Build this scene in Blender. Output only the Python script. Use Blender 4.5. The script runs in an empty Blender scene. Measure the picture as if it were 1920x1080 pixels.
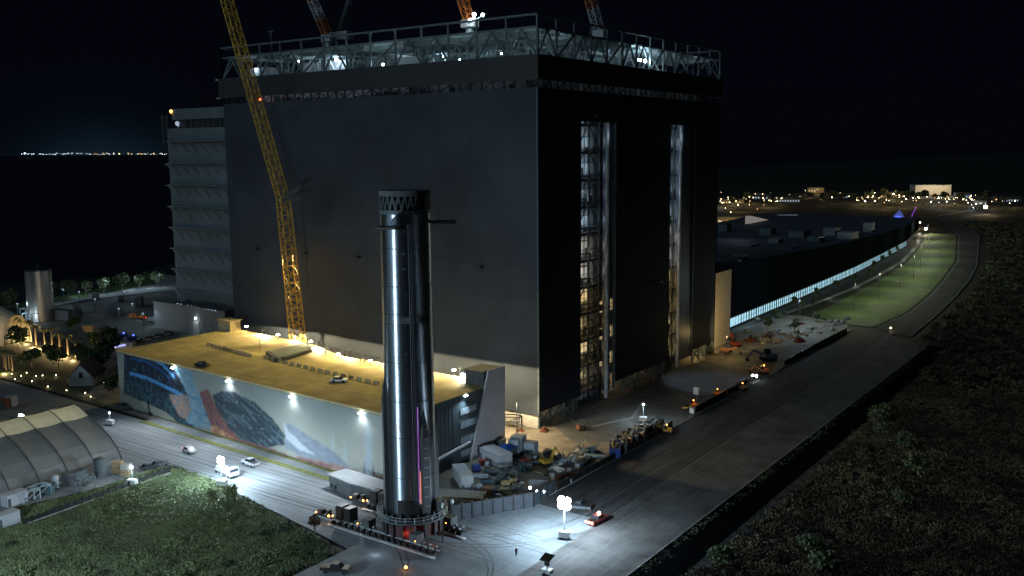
import bpy, bmesh, math, random
import numpy as np
from mathutils import Vector, Matrix
R = math.radians
random.seed(7); rng = np.random.default_rng(11)
S = bpy.context.scene; COL = S.collection
# ------------------------------------------------------------------ camera, sky, night fill, exposure
CAM = Vector((146.863, -217.614, 80.0)); F = 1757.9; PITCH = 0.14549589; ROLL = -0.00836455; YAW = 0.6219863
AX = Vector((math.cos(YAW), math.sin(YAW), 0)); FW = Vector((-math.sin(YAW), math.cos(YAW), 0))
def cam_axes():
    f = (FW*math.cos(PITCH) + Vector((0,0,-math.sin(PITCH)))); u = (FW*math.sin(PITCH) + Vector((0,0,math.cos(PITCH)))); r = AX
    R2 = r*math.cos(ROLL) + u*math.sin(ROLL); U2 = u*math.cos(ROLL) - r*math.sin(ROLL)
    return f, U2, R2
CF, CU, CR = cam_axes()
cd = bpy.data.cameras.new('camera'); cam = bpy.data.objects.new('camera', cd); COL.objects.link(cam)
cam.matrix_world = Matrix(((CR.x,CU.x,-CF.x,CAM.x),(CR.y,CU.y,-CF.y,CAM.y),(CR.z,CU.z,-CF.z,CAM.z),(0,0,0,1)))
cd.sensor_width = 36; cd.lens = F/1920*36; cd.clip_start = 1; cd.clip_end = 90000
S.camera = cam
def ray(px, py): return (CR*(px-960) - CU*(py-540) + CF*F)
def GZ(px, py, z=0.0):
    d = ray(px, py); return CAM + d*((z-CAM.z)/d.z)
def GY(px, py, y):
    d = ray(px, py); return CAM + d*((y-CAM.y)/d.y)
w = bpy.data.worlds.new('World'); S.world = w; w.use_nodes = True
nt = w.node_tree; nt.nodes.clear()
wo = nt.nodes.new('ShaderNodeOutputWorld'); bg = nt.nodes.new('ShaderNodeBackground')
tc = nt.nodes.new('ShaderNodeTexCoord'); sx = nt.nodes.new('ShaderNodeSeparateXYZ'); cr = nt.nodes.new('ShaderNodeValToRGB')
nt.links.new(tc.outputs['Generated'], sx.inputs[0]); nt.links.new(sx.outputs['Z'], cr.inputs[0])
e = cr.color_ramp.elements; e[0].position = 0.0; e[0].color = (.0009,.0015,.0027,1); e[1].position = .45; e[1].color = (.0010,.0012,.0030,1)
x = e.new(.06); x.color = (.0010,.0015,.0034,1)
vd = nt.nodes.new('ShaderNodeVectorMath'); vd.operation = 'DOT_PRODUCT'; nt.links.new(tc.outputs['Generated'], vd.inputs[0])
cdv = ray(190, 288); cdv.normalize(); vd.inputs[1].default_value = tuple(cdv)
pw_ = nt.nodes.new('ShaderNodeMath'); pw_.operation = 'POWER'; nt.links.new(vd.outputs['Value'], pw_.inputs[0]); pw_.inputs[1].default_value = 500
ab_ = nt.nodes.new('ShaderNodeMath'); ab_.operation = 'ABSOLUTE'; nt.links.new(sx.outputs['Z'], ab_.inputs[0])
ex_ = nt.nodes.new('ShaderNodeMath'); ex_.operation = 'MULTIPLY'; nt.links.new(ab_.outputs[0], ex_.inputs[0]); ex_.inputs[1].default_value = -38
e2_ = nt.nodes.new('ShaderNodeMath'); e2_.operation = 'EXPONENT'; nt.links.new(ex_.outputs[0], e2_.inputs[0])
mu_ = nt.nodes.new('ShaderNodeMath'); mu_.operation = 'MULTIPLY'; nt.links.new(e2_.outputs[0], mu_.inputs[0]); nt.links.new(pw_.outputs[0], mu_.inputs[1])
gm_ = nt.nodes.new('ShaderNodeMix'); gm_.data_type = 'RGBA'; gm_.blend_type = 'ADD'; gm_.clamp_factor = True
nt.links.new(mu_.outputs[0], gm_.inputs[0]); nt.links.new(cr.outputs[0], gm_.inputs[6]); gm_.inputs[7].default_value = (.004,.011,.018,1)
nt.links.new(gm_.outputs[2], bg.inputs[0]); bg.inputs[1].default_value = 1.0; nt.links.new(bg.outputs[0], wo.inputs[0])
def link(o): COL.objects.link(o); return o
ld = bpy.data.lights.new('night_fill', 'SUN'); ld.energy = .42; ld.angle = R(50); ld.color = (.55,.80,1.0)  # wide soft fill added for the ambient night light
mo = link(bpy.data.objects.new('night_fill', ld)); mo.rotation_euler = Vector((-.50,-.85,.62)).to_track_quat('Z','Y').to_euler()
S.view_settings.view_transform = 'Standard'; S.view_settings.look = 'None'; S.view_settings.exposure = 0; S.view_settings.gamma = 1
S.cycles.use_denoising = True; S.cycles.max_bounces = 6; S.cycles.diffuse_bounces = 3; S.cycles.caustics_reflective = False; S.cycles.caustics_refractive = False
# ------------------------------------------------------------------ materials
def mat(name, col, rough=.8, metal=0., var=.25, scale=.3, bump=0., col2=None, detail=6, emit=None, es=0, kind='noise', spec=None):
    m = bpy.data.materials.new(name); m.use_nodes = True; n = m.node_tree; p = n.nodes['Principled BSDF']
    p.inputs['Roughness'].default_value = rough; p.inputs['Metallic'].default_value = metal
    t = n.nodes.new('ShaderNodeTexCoord'); mp = n.nodes.new('ShaderNodeMapping'); n.links.new(t.outputs['Object'], mp.inputs[0])
    if kind in ('roady','roadx','slab') or spec is not None: p.inputs['Specular IOR Level'].default_value = .12 if spec is None else spec
    if kind == 'streak': mp.inputs['Scale'].default_value = (1,1,.08)
    if kind == 'roady': mp.inputs['Scale'].default_value = (1,.10,1)
    if kind == 'roadx': mp.inputs['Scale'].default_value = (.10,1,1)
    ns = n.nodes.new('ShaderNodeTexNoise'); ns.inputs['Scale'].default_value = scale; ns.inputs['Detail'].default_value = detail; ns.inputs['Roughness'].default_value = .65
    n.links.new(mp.outputs[0], ns.inputs['Vector'])
    rp = n.nodes.new('ShaderNodeValToRGB'); a = rp.color_ramp.elements
    c1 = [c*(1-var) for c in col]; c2 = [min(1,c*(1+var)) for c in col] if col2 is None else col2
    a[0].position = .35; a[0].color = (*c1,1); a[1].position = .68; a[1].color = (*c2,1)
    n.links.new(ns.outputs['Fac'], rp.inputs[0])
    out = rp.outputs[0]
    if kind == 'slab':      # concrete slabs with joints and big stains
        n2 = n.nodes.new('ShaderNodeTexBrick'); n2.inputs['Scale'].default_value = .2; n2.offset = 0; n2.inputs['Mortar Size'].default_value = .012
        n2.inputs['Brick Width'].default_value = 1.; n2.inputs['Row Height'].default_value = .9
        n2.inputs['Color1'].default_value = (1,1,1,1); n2.inputs['Color2'].default_value = (.88,.88,.9,1); n2.inputs['Mortar'].default_value = (.6,.6,.6,1)
        n.links.new(t.outputs['Object'], n2.inputs['Vector'])
        mx = n.nodes.new('ShaderNodeMix'); mx.data_type='RGBA'; mx.blend_type='MULTIPLY'; mx.inputs[0].default_value = 1
        n.links.new(out, mx.inputs[6]); n.links.new(n2.outputs[0], mx.inputs[7]); out = mx.outputs[2]
    if kind == 'cladding':  # metal panels in courses
        n2 = n.nodes.new('ShaderNodeTexBrick'); n2.offset = .0; n2.inputs['Scale'].default_value = 1; n2.inputs['Mortar Size'].default_value = .05
        n2.inputs['Brick Width'].default_value = 12.; n2.inputs['Row Height'].default_value = 9.4; n2.inputs['Mortar Smooth'].default_value = .3
        n2.inputs['Color1'].default_value = (1,1,1,1); n2.inputs['Color2'].default_value = (.84,.84,.84,1); n2.inputs['Mortar'].default_value = (.5,.5,.5,1)
        m2 = n.nodes.new('ShaderNodeMapping'); m2.inputs['Rotation'].default_value = (R(90),0,0)
        cx = n.nodes.new('ShaderNodeSeparateXYZ'); cc = n.nodes.new('ShaderNodeCombineXYZ'); ad = n.nodes.new('ShaderNodeMath')
        n.links.new(t.outputs['Object'], cx.inputs[0]); n.links.new(cx.outputs[0], ad.inputs[0]); n.links.new(cx.outputs[1], ad.inputs[1])
        n.links.new(ad.outputs[0], cc.inputs[0]); n.links.new(cx.outputs[2], cc.inputs[1]); n.links.new(cc.outputs[0], n2.inputs['Vector'])
        mx = n.nodes.new('ShaderNodeMix'); mx.data_type='RGBA'; mx.blend_type='MULTIPLY'; mx.inputs[0].default_value = 1
        n.links.new(out, mx.inputs[6]); n.links.new(n2.outputs[0], mx.inputs[7]); out = mx.outputs[2]
    n.links.new(out, p.inputs['Base Color'])
    if bump:
        b = n.nodes.new('ShaderNodeBump'); b.inputs['Strength'].default_value = bump; b.inputs['Distance'].default_value = .2
        n.links.new(ns.outputs['Fac'], b.inputs['Height']); n.links.new(b.outputs[0], p.inputs['Normal'])
    if emit:
        p.inputs['Emission Color'].default_value = (*emit,1); p.inputs['Emission Strength'].default_value = es
        m.cycles.emission_sampling = 'NONE'
    return m
def lamp_mat(name, col, s, sample=False):
    m = mat(name, (.6,.6,.6), emit=col, es=s)
    if sample: m.cycles.emission_sampling = 'AUTO'
    return m
M = {}
M['earth'] = mat('earth', (.008,.009,.006), scale=.04, var=.6)
M['gravel'] = mat('gravel', (.16,.145,.115), scale=.25, var=.35, bump=.2)
M['concrete'] = mat('concrete', (.21,.235,.25), scale=.12, var=.22, kind='slab')
M['apron'] = mat('apron_concrete', (.21,.21,.20), scale=.10, var=.25, kind='slab')
M['asphalt'] = mat('asphalt', (.065,.066,.068), scale=.5, var=.35, kind='roady')
M['asphaltx'] = mat('road_surface', (.19,.21,.22), scale=.5, var=.22, kind='roadx')
M['lane'] = mat('worn_concrete_lane', (.125,.122,.118), scale=.09, var=.40, kind='slab', spec=.12)
M['paint_y'] = mat('yellow_line_paint', (.16,.14,.08), var=.4, scale=2)
M['paint_w'] = mat('white_line_paint', (.17,.17,.17), var=.4, scale=2)
M['kerb'] = mat('kerb_concrete', (.24,.25,.25), scale=.6)
M['lawn'] = mat('lawn_grass', (.055,.105,.025), col2=(.09,.15,.045), scale=.12, var=.3, bump=.3)
M['verge'] = mat('verge_grass', (.13,.14,.035), scale=.8, var=.4)
M['water'] = mat('dark_water', (.004,.007,.012), rough=.35, var=.1, scale=.01)
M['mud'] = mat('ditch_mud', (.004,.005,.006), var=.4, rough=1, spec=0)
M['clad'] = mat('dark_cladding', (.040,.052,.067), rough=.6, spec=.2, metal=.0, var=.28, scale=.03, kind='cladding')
M['clad_shade'] = mat('shaded_cladding', (.0085,.010,.015), rough=.7, spec=.1, var=.12, scale=.05, kind='cladding')  # darker copy of the cladding; shade of the unlit side is in the colour
M['concwall'] = mat('pale_base_wall', (.40,.39,.36), scale=.3, var=.12)
M['steel'] = mat('grey_steel', (.085,.115,.12), rough=.5, metal=.2, scale=.5)
M['steel_d'] = mat('dark_steel', (.03,.035,.04), rough=.55, metal=.2, scale=.5)
M['steel_l'] = mat('pale_steel', (.30,.36,.38), rough=.5, scale=.5, var=.15)
M['deck'] = mat('corrugated_deck', (.22,.27,.27), rough=.7, scale=.2)
M['panel_in'] = mat('interior_panel', (.38,.40,.42), rough=.7, scale=.2, var=.2)
M['yellow'] = mat('crane_yellow', (.50,.30,.03), rough=.5, scale=.6)
M['orange'] = mat('crane_orange', (.60,.17,.03), rough=.5, scale=.6)
M['cwhite'] = mat('crane_white', (.55,.56,.56), rough=.5, scale=.6)
M['redp'] = mat('red_paint', (.24,.035,.03), rough=.5)
M['roof'] = mat('sodium_tinted_deck', (.43,.345,.16), scale=.16, var=.2, bump=.12, kind='slab')  # sodium-lamp yellow put into the deck colour; bare concrete is neutral
M['gwall'] = mat('garage_white_panel', (.50,.49,.52), scale=.3, var=.06)
M['gdark'] = mat('garage_dark_facade', (.035,.05,.058), rough=.5, scale=.4, var=.2)
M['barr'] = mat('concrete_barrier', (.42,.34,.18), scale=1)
M['louver'] = mat('pale_louver', (.30,.36,.40), scale=1)
M['white'] = mat('white_sheet', (.36,.38,.40), scale=.5, var=.1)
M['grey'] = mat('grey_sheet', (.20,.22,.23), scale=.5, var=.15)
M['greyd'] = mat('dark_grey_sheet', (.07,.08,.085), scale=.5, var=.2)
M['megaw'] = mat('tower_cladding', (.13,.17,.195), scale=.06, var=.12, kind='cladding')
M['black'] = mat('black_paint', (.012,.013,.014), rough=.5)
M['tan'] = mat('tan_wall', (.40,.36,.28), scale=.4, var=.08)
M['fact'] = mat('factory_dark_wall', (.006,.009,.011), scale=.3, var=.15, rough=1, spec=.0)
M['factroof'] = mat('factory_roof', (.055,.065,.085), scale=.05, var=.3)
M['tent'] = mat('tent_membrane', (.15,.155,.15), rough=.55, scale=.12, var=.14)
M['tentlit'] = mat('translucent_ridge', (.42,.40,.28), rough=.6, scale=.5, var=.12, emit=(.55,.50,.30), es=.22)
M['tentrib'] = mat('tent_rib', (.06,.06,.055))
M['bluegrey'] = mat('door_leaf_sheet', (.035,.045,.075), rough=.45)
M['glass'] = mat('dark_glass', (.02,.025,.03), rough=.12, var=.1)
M['tyre'] = mat('tyre_rubber', (.015,.015,.015), rough=.9)
M['bark'] = mat('bark', (.20,.15,.10), scale=4)
M['leaf'] = mat('tree_leaves', (.03,.055,.018), scale=1.3, var=.6)
M['leafp'] = mat('palm_leaves', (.20,.19,.07), scale=1.3, var=.5)
M['blue'] = mat('blue_tarpaulin', (.02,.10,.42), scale=2, var=.3)
M['bluep'] = mat('blue_paint', (.02,.05,.22), scale=1)
M['rust'] = mat('rusty_brown', (.16,.06,.03), scale=2, var=.4)
M['wood'] = mat('timber', (.30,.22,.12), scale=2, var=.3)
M['teal'] = mat('teal_paint', (.05,.10,.12))
M['silver'] = mat('silver_paint', (.40,.41,.42), rough=.35, metal=.4)
M['stone'] = mat('pale_rock', (.36,.34,.30), scale=1, var=.3)
M['sand'] = mat('sand_floor', (.27,.25,.20), scale=.3, var=.2)
M['redfl'] = mat('red_flowers', (.13,.035,.02), scale=2, var=.5)
M['roofr'] = mat('brown_shingle', (.10,.06,.05), scale=1)
M['skin'] = mat('skin', (.35,.22,.16)); M['vest'] = mat('dark_workwear', (.03,.035,.05))
COOL = (.64,.84,1.0); WARM = (1.0,.72,.30); SOD = (1.0,.80,.33); NEU = (1.0,.93,.80)
M['L_cool'] = lamp_mat('lamp_cool', (.78,.90,1.0), 40)
M['L_coolx'] = lamp_mat('lamp_cool_bright', (.80,.92,1.0), 30)
M['L_warm'] = lamp_mat('lamp_warm', (1.0,.75,.40), 25)
M['L_sod'] = lamp_mat('lamp_sodium', (1.0,.86,.55), 40)
M['L_or'] = lamp_mat('lamp_orange', (1.0,.35,.06), 9)
M['L_red'] = lamp_mat('lamp_red', (1.0,.08,.03), 8)
M['L_blue'] = lamp_mat('lamp_blue', (.05,.10,1.0), 5)
M['L_pur'] = lamp_mat('lamp_purple', (.45,.05,1.0), 2.5)
M['refl_magenta'] = lamp_mat('magenta_reflection', (.45,.02,.75), .35)  # glow colour for a painted reflection on the hull, no lamp
M['L_win'] = lamp_mat('window_warm', (1.0,.74,.36), .38)
M['L_winc'] = lamp_mat('window_cool', (.6,.8,1.0), .5)
M['L_strip'] = lamp_mat('strip_glass_lit', (.36,.70,.86), 1.0)
# booster steel with weld rings
AROT=0.25
def hull_mat():
    m = mat('stainless_steel', (.41,.47,.53), rough=.37, metal=1., var=.10, scale=.6, kind='streak')
    n = m.node_tree; p = n.nodes['Principled BSDF']
    t = n.nodes.new('ShaderNodeTexCoord'); wv = n.nodes.new('ShaderNodeTexWave'); wv.wave_type='BANDS'; wv.bands_direction='Z'; wv.wave_profile='SIN'
    wv.inputs['Scale'].default_value = .17; wv.inputs['Distortion'].default_value = .15
    n.links.new(t.outputs['Object'], wv.inputs['Vector'])
    ns = n.nodes.new('ShaderNodeTexNoise'); ns.inputs['Scale'].default_value = .9; mp = n.nodes.new('ShaderNodeMapping'); mp.inputs['Scale'].default_value=(1,1,.35)
    n.links.new(t.outputs['Object'], mp.inputs[0]); n.links.new(mp.outputs[0], ns.inputs['Vector'])
    rp = n.nodes.new('ShaderNodeValToRGB'); rp.color_ramp.elements[0].position=.0; rp.color_ramp.elements[0].color=(0,0,0,1); rp.color_ramp.elements[1].position=.06
    n.links.new(wv.outputs['Fac'], rp.inputs[0])
    b1 = n.nodes.new('ShaderNodeBump'); b1.inputs['Strength'].default_value=.10; b1.inputs['Distance'].default_value=.05; n.links.new(rp.outputs[0], b1.inputs['Height'])
    b2 = n.nodes.new('ShaderNodeBump'); b2.inputs['Strength'].default_value=.07; b2.inputs['Distance'].default_value=.25; n.links.new(ns.outputs['Fac'], b2.inputs['Height'])
    p.inputs['Anisotropic'].default_value=.95; p.inputs['Anisotropic Rotation'].default_value=AROT; tg=n.nodes.new('ShaderNodeTangent'); tg.direction_type='RADIAL'; tg.axis='Z'; n.links.new(tg.outputs[0],p.inputs['Tangent'])
    n.links.new(b1.outputs[0], b2.inputs['Normal']); n.links.new(b2.outputs[0], p.inputs['Normal'])
    return m
M['hull'] = hull_mat()
# ------------------------------------------------------------------ mesh helpers
def rootloc(p):
    v = Vector((0,0,0))
    while p is not None: v = v + Vector(p.location); p = p.parent
    return v
class MB:
    def __init__(s): s.v = []; s.f = []
    def quad(s, a, b, c, d):
        i = len(s.v); s.v += [tuple(a),tuple(b),tuple(c),tuple(d)]; s.f.append((i,i+1,i+2,i+3)); return s
    def box(s, x0, x1, y0, y1, z0, z1):
        i = len(s.v)
        s.v += [(x0,y0,z0),(x1,y0,z0),(x1,y1,z0),(x0,y1,z0),(x0,y0,z1),(x1,y0,z1),(x1,y1,z1),(x0,y1,z1)]
        s.f += [(i,i+3,i+2,i+1),(i+4,i+5,i+6,i+7),(i,i+1,i+5,i+4),(i+1,i+2,i+6,i+5),(i+2,i+3,i+7,i+6),(i+3,i,i+4,i+7)]; return s
    def rbox(s, cx, cy, z0, z1, lx, ly, rot, taper=1.0):
        c, q = math.cos(rot), math.sin(rot); i = len(s.v)
        for z, k in ((z0,1.),(z1,taper)):
            for a, b in ((-1,-1),(1,-1),(1,1),(-1,1)):
                X = a*lx/2*k; Y = b*ly/2*k; s.v.append((cx+X*c-Y*q, cy+X*q+Y*c, z))
        s.f += [(i,i+3,i+2,i+1),(i+4,i+5,i+6,i+7),(i,i+1,i+5,i+4),(i+1,i+2,i+6,i+5),(i+2,i+3,i+7,i+6),(i+3,i,i+4,i+7)]; return s
    def bar(s, p, q, w, w2=None):
        p = Vector(p); q = Vector(q); d = q-p
        if d.length < 1e-6: return s
        d.normalize(); a = d.cross(Vector((0,0,1)))
        if a.length < .05: a = d.cross(Vector((1,0,0)))
        a.normalize(); b = d.cross(a); h = w/2; g = (w2 or w)/2; i = len(s.v)
        for P, k in ((p,h),(q,g)):
            for x, y in ((-1,-1),(1,-1),(1,1),(-1,1)): s.v.append(tuple(P+a*x*k+b*y*k))
        s.f += [(i,i+1,i+2,i+3),(i+4,i+7,i+6,i+5),(i,i+4,i+5,i+1),(i+1,i+5,i+6,i+2),(i+2,i+6,i+7,i+3),(i+3,i+7,i+4,i)]; return s
    def cyl(s, cx, cy, z0, z1, r, n=16, r2=None, cap=True):
        r2 = r if r2 is None else r2; i = len(s.v)
        for z, k in ((z0,r),(z1,r2)):
            for j in range(n): t = 2*math.pi*j/n; s.v.append((cx+k*math.cos(t), cy+k*math.sin(t), z))
        for j in range(n): k = (j+1)%n; s.f.append((i+j,i+k,i+n+k,i+n+j))
        if cap: s.f.append(tuple(i+n+j for j in range(n))); s.f.append(tuple(i+n-1-j for j in range(n)))
        return s
    def wheel(s, c, axis, r, wd, n=12):
        c = Vector(c); ax = Vector(axis).normalized(); u = ax.cross(Vector((0,0,1))).normalized(); v = ax.cross(u); i = len(s.v)
        for e in (-wd/2, wd/2):
            for j in range(n): t = 2*math.pi*j/n; s.v.append(tuple(c+ax*e+u*r*math.cos(t)+v*r*math.sin(t)))
        for j in range(n): k = (j+1)%n; s.f.append((i+j,i+k,i+n+k,i+n+j))
        s.f.append(tuple(i+j for j in range(n))); s.f.append(tuple(i+2*n-1-j for j in range(n))); return s
    def sph(s, c, r, n=10, m=6, sz=1.0):
        i = len(s.v); 
        for a in range(m+1):
            ph = math.pi*a/m
            for j in range(n): t = 2*math.pi*j/n; s.v.append((c[0]+r*math.sin(ph)*math.cos(t), c[1]+r*math.sin(ph)*math.sin(t), c[2]+r*sz*math.cos(ph)))
        for a in range(m):
            for j in range(n): k = (j+1)%n; s.f.append((i+a*n+j,i+(a+1)*n+j,i+(a+1)*n+k,i+a*n+k))
        return s
    def prism(s, poly, z0, z1):
        n = len(poly); i = len(s.v); z0f = z0 if callable(z0) else (lambda *_: z0); z1f = z1 if callable(z1) else (lambda *_: z1)
        ar = sum(poly[k][0]*poly[(k+1)%n][1]-poly[(k+1)%n][0]*poly[k][1] for k in range(n))
        if ar < 0: poly = poly[::-1]
        s.v += [(a,b,z0f(a,b)) for a,b in poly] + [(a,b,z1f(a,b)) for a,b in poly]
        s.f.append(tuple(i+n-1-k for k in range(n))); s.f.append(tuple(i+n+k for k in range(n)))
        for k in range(n): j = (k+1)%n; s.f.append((i+k,i+j,i+n+j,i+n+k))
        return s
    def sheet(s, poly, z):
        n = len(poly); i = len(s.v)
        ar = sum(poly[k][0]*poly[(k+1)%n][1]-poly[(k+1)%n][0]*poly[k][1] for k in range(n))
        if ar < 0: poly = poly[::-1]
        s.v += [(p[0],p[1],z) for p in poly]; s.f.append(tuple(range(i,i+n))); return s
    def lattice(s, p, q, w0, w1, bay, chord=.28, lace=.14):
        p = Vector(p); q = Vector(q); d = q-p; L = d.length; d.normalize()
        a = d.cross(Vector((.3,1,0))); a.normalize(); b = d.cross(a).normalized(); n = max(2,int(L/bay))
        def pt(k, x, y):
            t = k/n; w = (w0*(1-t)+w1*t)/2; return p + d*L*t + a*x*w + b*y*w
        cs = [(-1,-1),(1,-1),(1,1),(-1,1)]
        for x, y in cs: s.bar(pt(0,x,y), pt(n,x,y), chord)
        for k in range(n):
            for c in range(4):
                c1 = cs[c]; c2 = cs[(c+1)%4]
                if k%2: c1, c2 = c2, c1
                s.bar(pt(k,*c1), pt(k+1,*c2), lace)
                s.bar(pt(k,*cs[c]), pt(k,*cs[(c+1)%4]), lace)
        return s
    def build(s, name, m, parent=None, smooth=False):
        me = bpy.data.meshes.new(name); o = rootloc(parent)
        v = [(x-o.x,y-o.y,z-o.z) for x,y,z in s.v] if parent is not None else s.v
        me.from_pydata(v, [], s.f); me.materials.append(M[m] if isinstance(m,str) else m)
        if smooth: me.polygons.foreach_set('use_smooth', [True]*len(me.polygons))
        me.update(); ob = link(bpy.data.objects.new(name, me)); ob.parent = parent; return ob
def tag(o, label, cat, group=None, kind=None):
    o['label'] = label; o['category'] = cat
    if group: o['group'] = group
    if kind: o['kind'] = kind
    return o
def thing(name, loc, label, cat, group=None):
    o = link(bpy.data.objects.new(name, None)); o.location = loc; o.empty_display_size = .5; return tag(o, label, cat, group)
def struct(name, mb, m, label=None):
    o = mb.build(name, m); o['kind'] = 'structure'
    o['label'] = label or name.replace('_',' '); o['category'] = 'setting'; return o
KID = {}
def copy_tree(src, parent=None):
    c = src.copy(); link(c); c.parent = parent
    for ch in list(src.children): copy_tree(ch, c)
    return c
def dup(src, loc, rz=0., label=None, scale=1.):
    c = copy_tree(src); c.location = loc; c.rotation_euler = (0,0,rz); c.scale = (scale,)*3
    if label: c['label'] = label
    return c
def light(parent, loc, power, col, typ='POINT', size=.3, aim=None, cone=120, blend=.6, name='lamp_light'):
    l = bpy.data.lights.new(name, typ); l.energy = power; l.color = col
    if typ in ('POINT','SPOT'): l.shadow_soft_size = size
    if typ == 'SPOT': l.spot_size = R(cone); l.spot_blend = blend
    o = link(bpy.data.objects.new(name, l)); pl = rootloc(parent)
    o.location = Vector(loc)-pl; o.parent = parent
    if aim is not None: o.rotation_euler = (Vector(aim)-Vector(loc)).to_track_quat('-Z','Y').to_euler()
    return o
# ------------------------------------------------------------------ setting
struct('ground', MB().sheet([(-60000,-60000),(60000,-60000),(60000,60000),(-60000,60000)], -.30), 'earth', 'dark flat scrubland running to the horizon')
struct('water', MB().sheet([(-420,140),(-460,60),(-900,-400),(-60000,-20000),(-60000,58000),(-3000,58000),(-1400,1600),(-620,420)], -.26), 'water', 'black night water of the bay on the left')
apron = [(-62,-81),(-62,-62),(-160,-62),(-160,-50),(-20,-50),(4,-58),(31,-44),(31,200),(33,200),(33,-46),(49,-46),(49,-130),(14.5,-130),(14,-90),(3,-88),(-30,-81.5)]
struct('yard_ground', MB().sheet([(-150,-56),(-3,-60),(12,-66),(31,-48),(31,205),(-14,205),(-14,60),(-150,60)], -.02), 'gravel', 'gravel and dirt yard round the big assembly building')
struct('left_road', MB().sheet([(-260,-56),(-2,-61),(14,-66.5),(49,-46),(49,-130),(14.3,-130),(13.6,-90),(3,-88),(-30,-82.5),(-60,-78.5),(-62,-79.5),(-62,-100),(-68,-128),(-260,-128)], .0), 'asphaltx', 'wide pale road along the mural wall and round the transporter')
struct('main_road', MB().sheet([(31.2,-48),(49,-48),(49,205),(40,205),(31.2,150)], .004), 'asphalt', 'dark asphalt road beside the assembly building')
struct('road_lane', MB().sheet([(49,-170),(66.2,-170),(66.2,170),(62,186),(52,196),(46,200),(49,160)], .008), 'lane', 'worn concrete lane beside the ditch')
struct('road_crossing', MB().sheet([(14.3,-130),(49,-130),(49,-48),(31,-47.8),(14,-66),(8,-66),(14,-90)], .006), 'concrete', 'pale slab concrete at the road junction')
mb = MB()
for y in range(-40,190,1): 
    if y%9<5: mb.box(39.5,39.7,y,y+1,.006,.012)
struct('lane_marking', mb, 'paint_y', 'faint yellow centre line on the asphalt road')
struct('edge_marking', MB().box(48.9,49.1,-128,190,.009,.016), 'paint_w', 'thin worn seam line between asphalt and concrete lane')
struct('road_kerb', MB().box(31.0,31.35,-46,200,0,.14).box(66.2,66.5,-170,180,0,.14), 'kerb', 'low kerbs of the main road')
mb = MB()
ys = list(range(-170,200,10))
for i in range(len(ys)-1):
    y0, y1 = ys[i], ys[i+1]; j0 = .9*math.sin(y0*.13); j1 = .9*math.sin(y1*.13)
    prof = lambda j: [(66.6,-.02),(69.2+j*.3,-1.8),(72.6+j*.4,-1.9),(75.2+j,-.2)]
    a, b = prof(j0), prof(j1)
    for k in range(3): mb.quad((a[k][0],y0,a[k][1]+.0),(a[k+1][0],y0,a[k+1][1]),(b[k+1][0],y1,b[k+1][1]),(b[k][0],y1,b[k][1]))
# ditch is one flat mud sheet; its near-black colour stands in for the depth
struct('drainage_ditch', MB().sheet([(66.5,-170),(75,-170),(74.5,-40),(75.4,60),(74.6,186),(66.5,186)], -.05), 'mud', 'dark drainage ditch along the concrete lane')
struct('dirt_track', MB().sheet([(75,-170),(78.2,-170),(77.6,-60),(78.4,0),(77.2,60),(76.8,190),(74.6,190)], -.06), mat('track_dust', (.075,.07,.07), scale=.4, var=.6, rough=1, spec=0), 'narrow dusty track on the far bank of the ditch')
rq = random.Random(2); tm = MB()
def strip(pts, w, z):
    for q_i,((x0,y0),(x1,y1)) in enumerate(zip(pts, pts[1:])):
        d = Vector((x1-x0,y1-y0,0)).normalized(); n_ = Vector((-d.y,d.x,0))*w/2
        tm.quad((x0-n_.x,y0-n_.y,z),(x1-n_.x,y1-n_.y,z),(x1+n_.x,y1+n_.y,z),(x0+n_.x,y0+n_.y,z))
zz = .011
for k in range(7):
    y0 = -64-rq.random()*16; r_0 = rq.uniform(18,34); xt = rq.uniform(36,62); pts = [(-120+k*3,y0),(-60,y0+rq.uniform(-1,1)),(xt-r_0,y0)]
    up = k%2
    if k<4: pts += [(xt-r_0+r_0*math.sin(a/10*math.pi/2), y0+(1 if up else -1)*(r_0-r_0*math.cos(a/10*math.pi/2))) for a in range(1,11)] + [(xt,y0+(1 if up else -1)*(r_0+rq.uniform(20,60)))]
    else: pts += [(xt+rq.uniform(-10,2),y0)]
    if pts[2][0] > 4: 
        for off in (0,1.7): strip([(x,y+off) for x,y in pts], .34, zz); zz += .0012
for k in range(4):
    x0 = 51.5+k*3.3+rq.random(); strip([(x0,-125),(x0+rq.uniform(-1,1),-40),(x0+rq.uniform(-1,1),60),(x0,165)], .35, zz+.004); zz += .0012
o = tm.build('tyre_marks', mat('tyre_marks',(.125,.135,.14),var=.25,scale=.2,spec=.1)); o['kind']='structure'; o['label']='dark tyre marks on the roads and the junction'; o['category']='setting'
# green median strips along the left road
a0, a1 = GZ(266,790), GZ(640,906); b0, b1 = GZ(300,782), GZ(650,892)
for A, B, nm in ((a0,a1,'outer'),(b0,b1,'inner')):
    d = (B-A).normalized(); nrm = Vector((-d.y,d.x,0))
    struct('grass_verge', MB().prism([(A+nrm*.8)[:2],(B+nrm*.8)[:2],(B-nrm*.8)[:2],(A-nrm*.8)[:2]], .0, .16), 'verge', f'narrow {nm} yellow-green grass strip below the mural wall')
struct('pavement', MB().sheet([a0[:2],a1[:2],b1[:2],b0[:2]], .02), 'concrete', 'pale pavement between the two grass strips')
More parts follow.
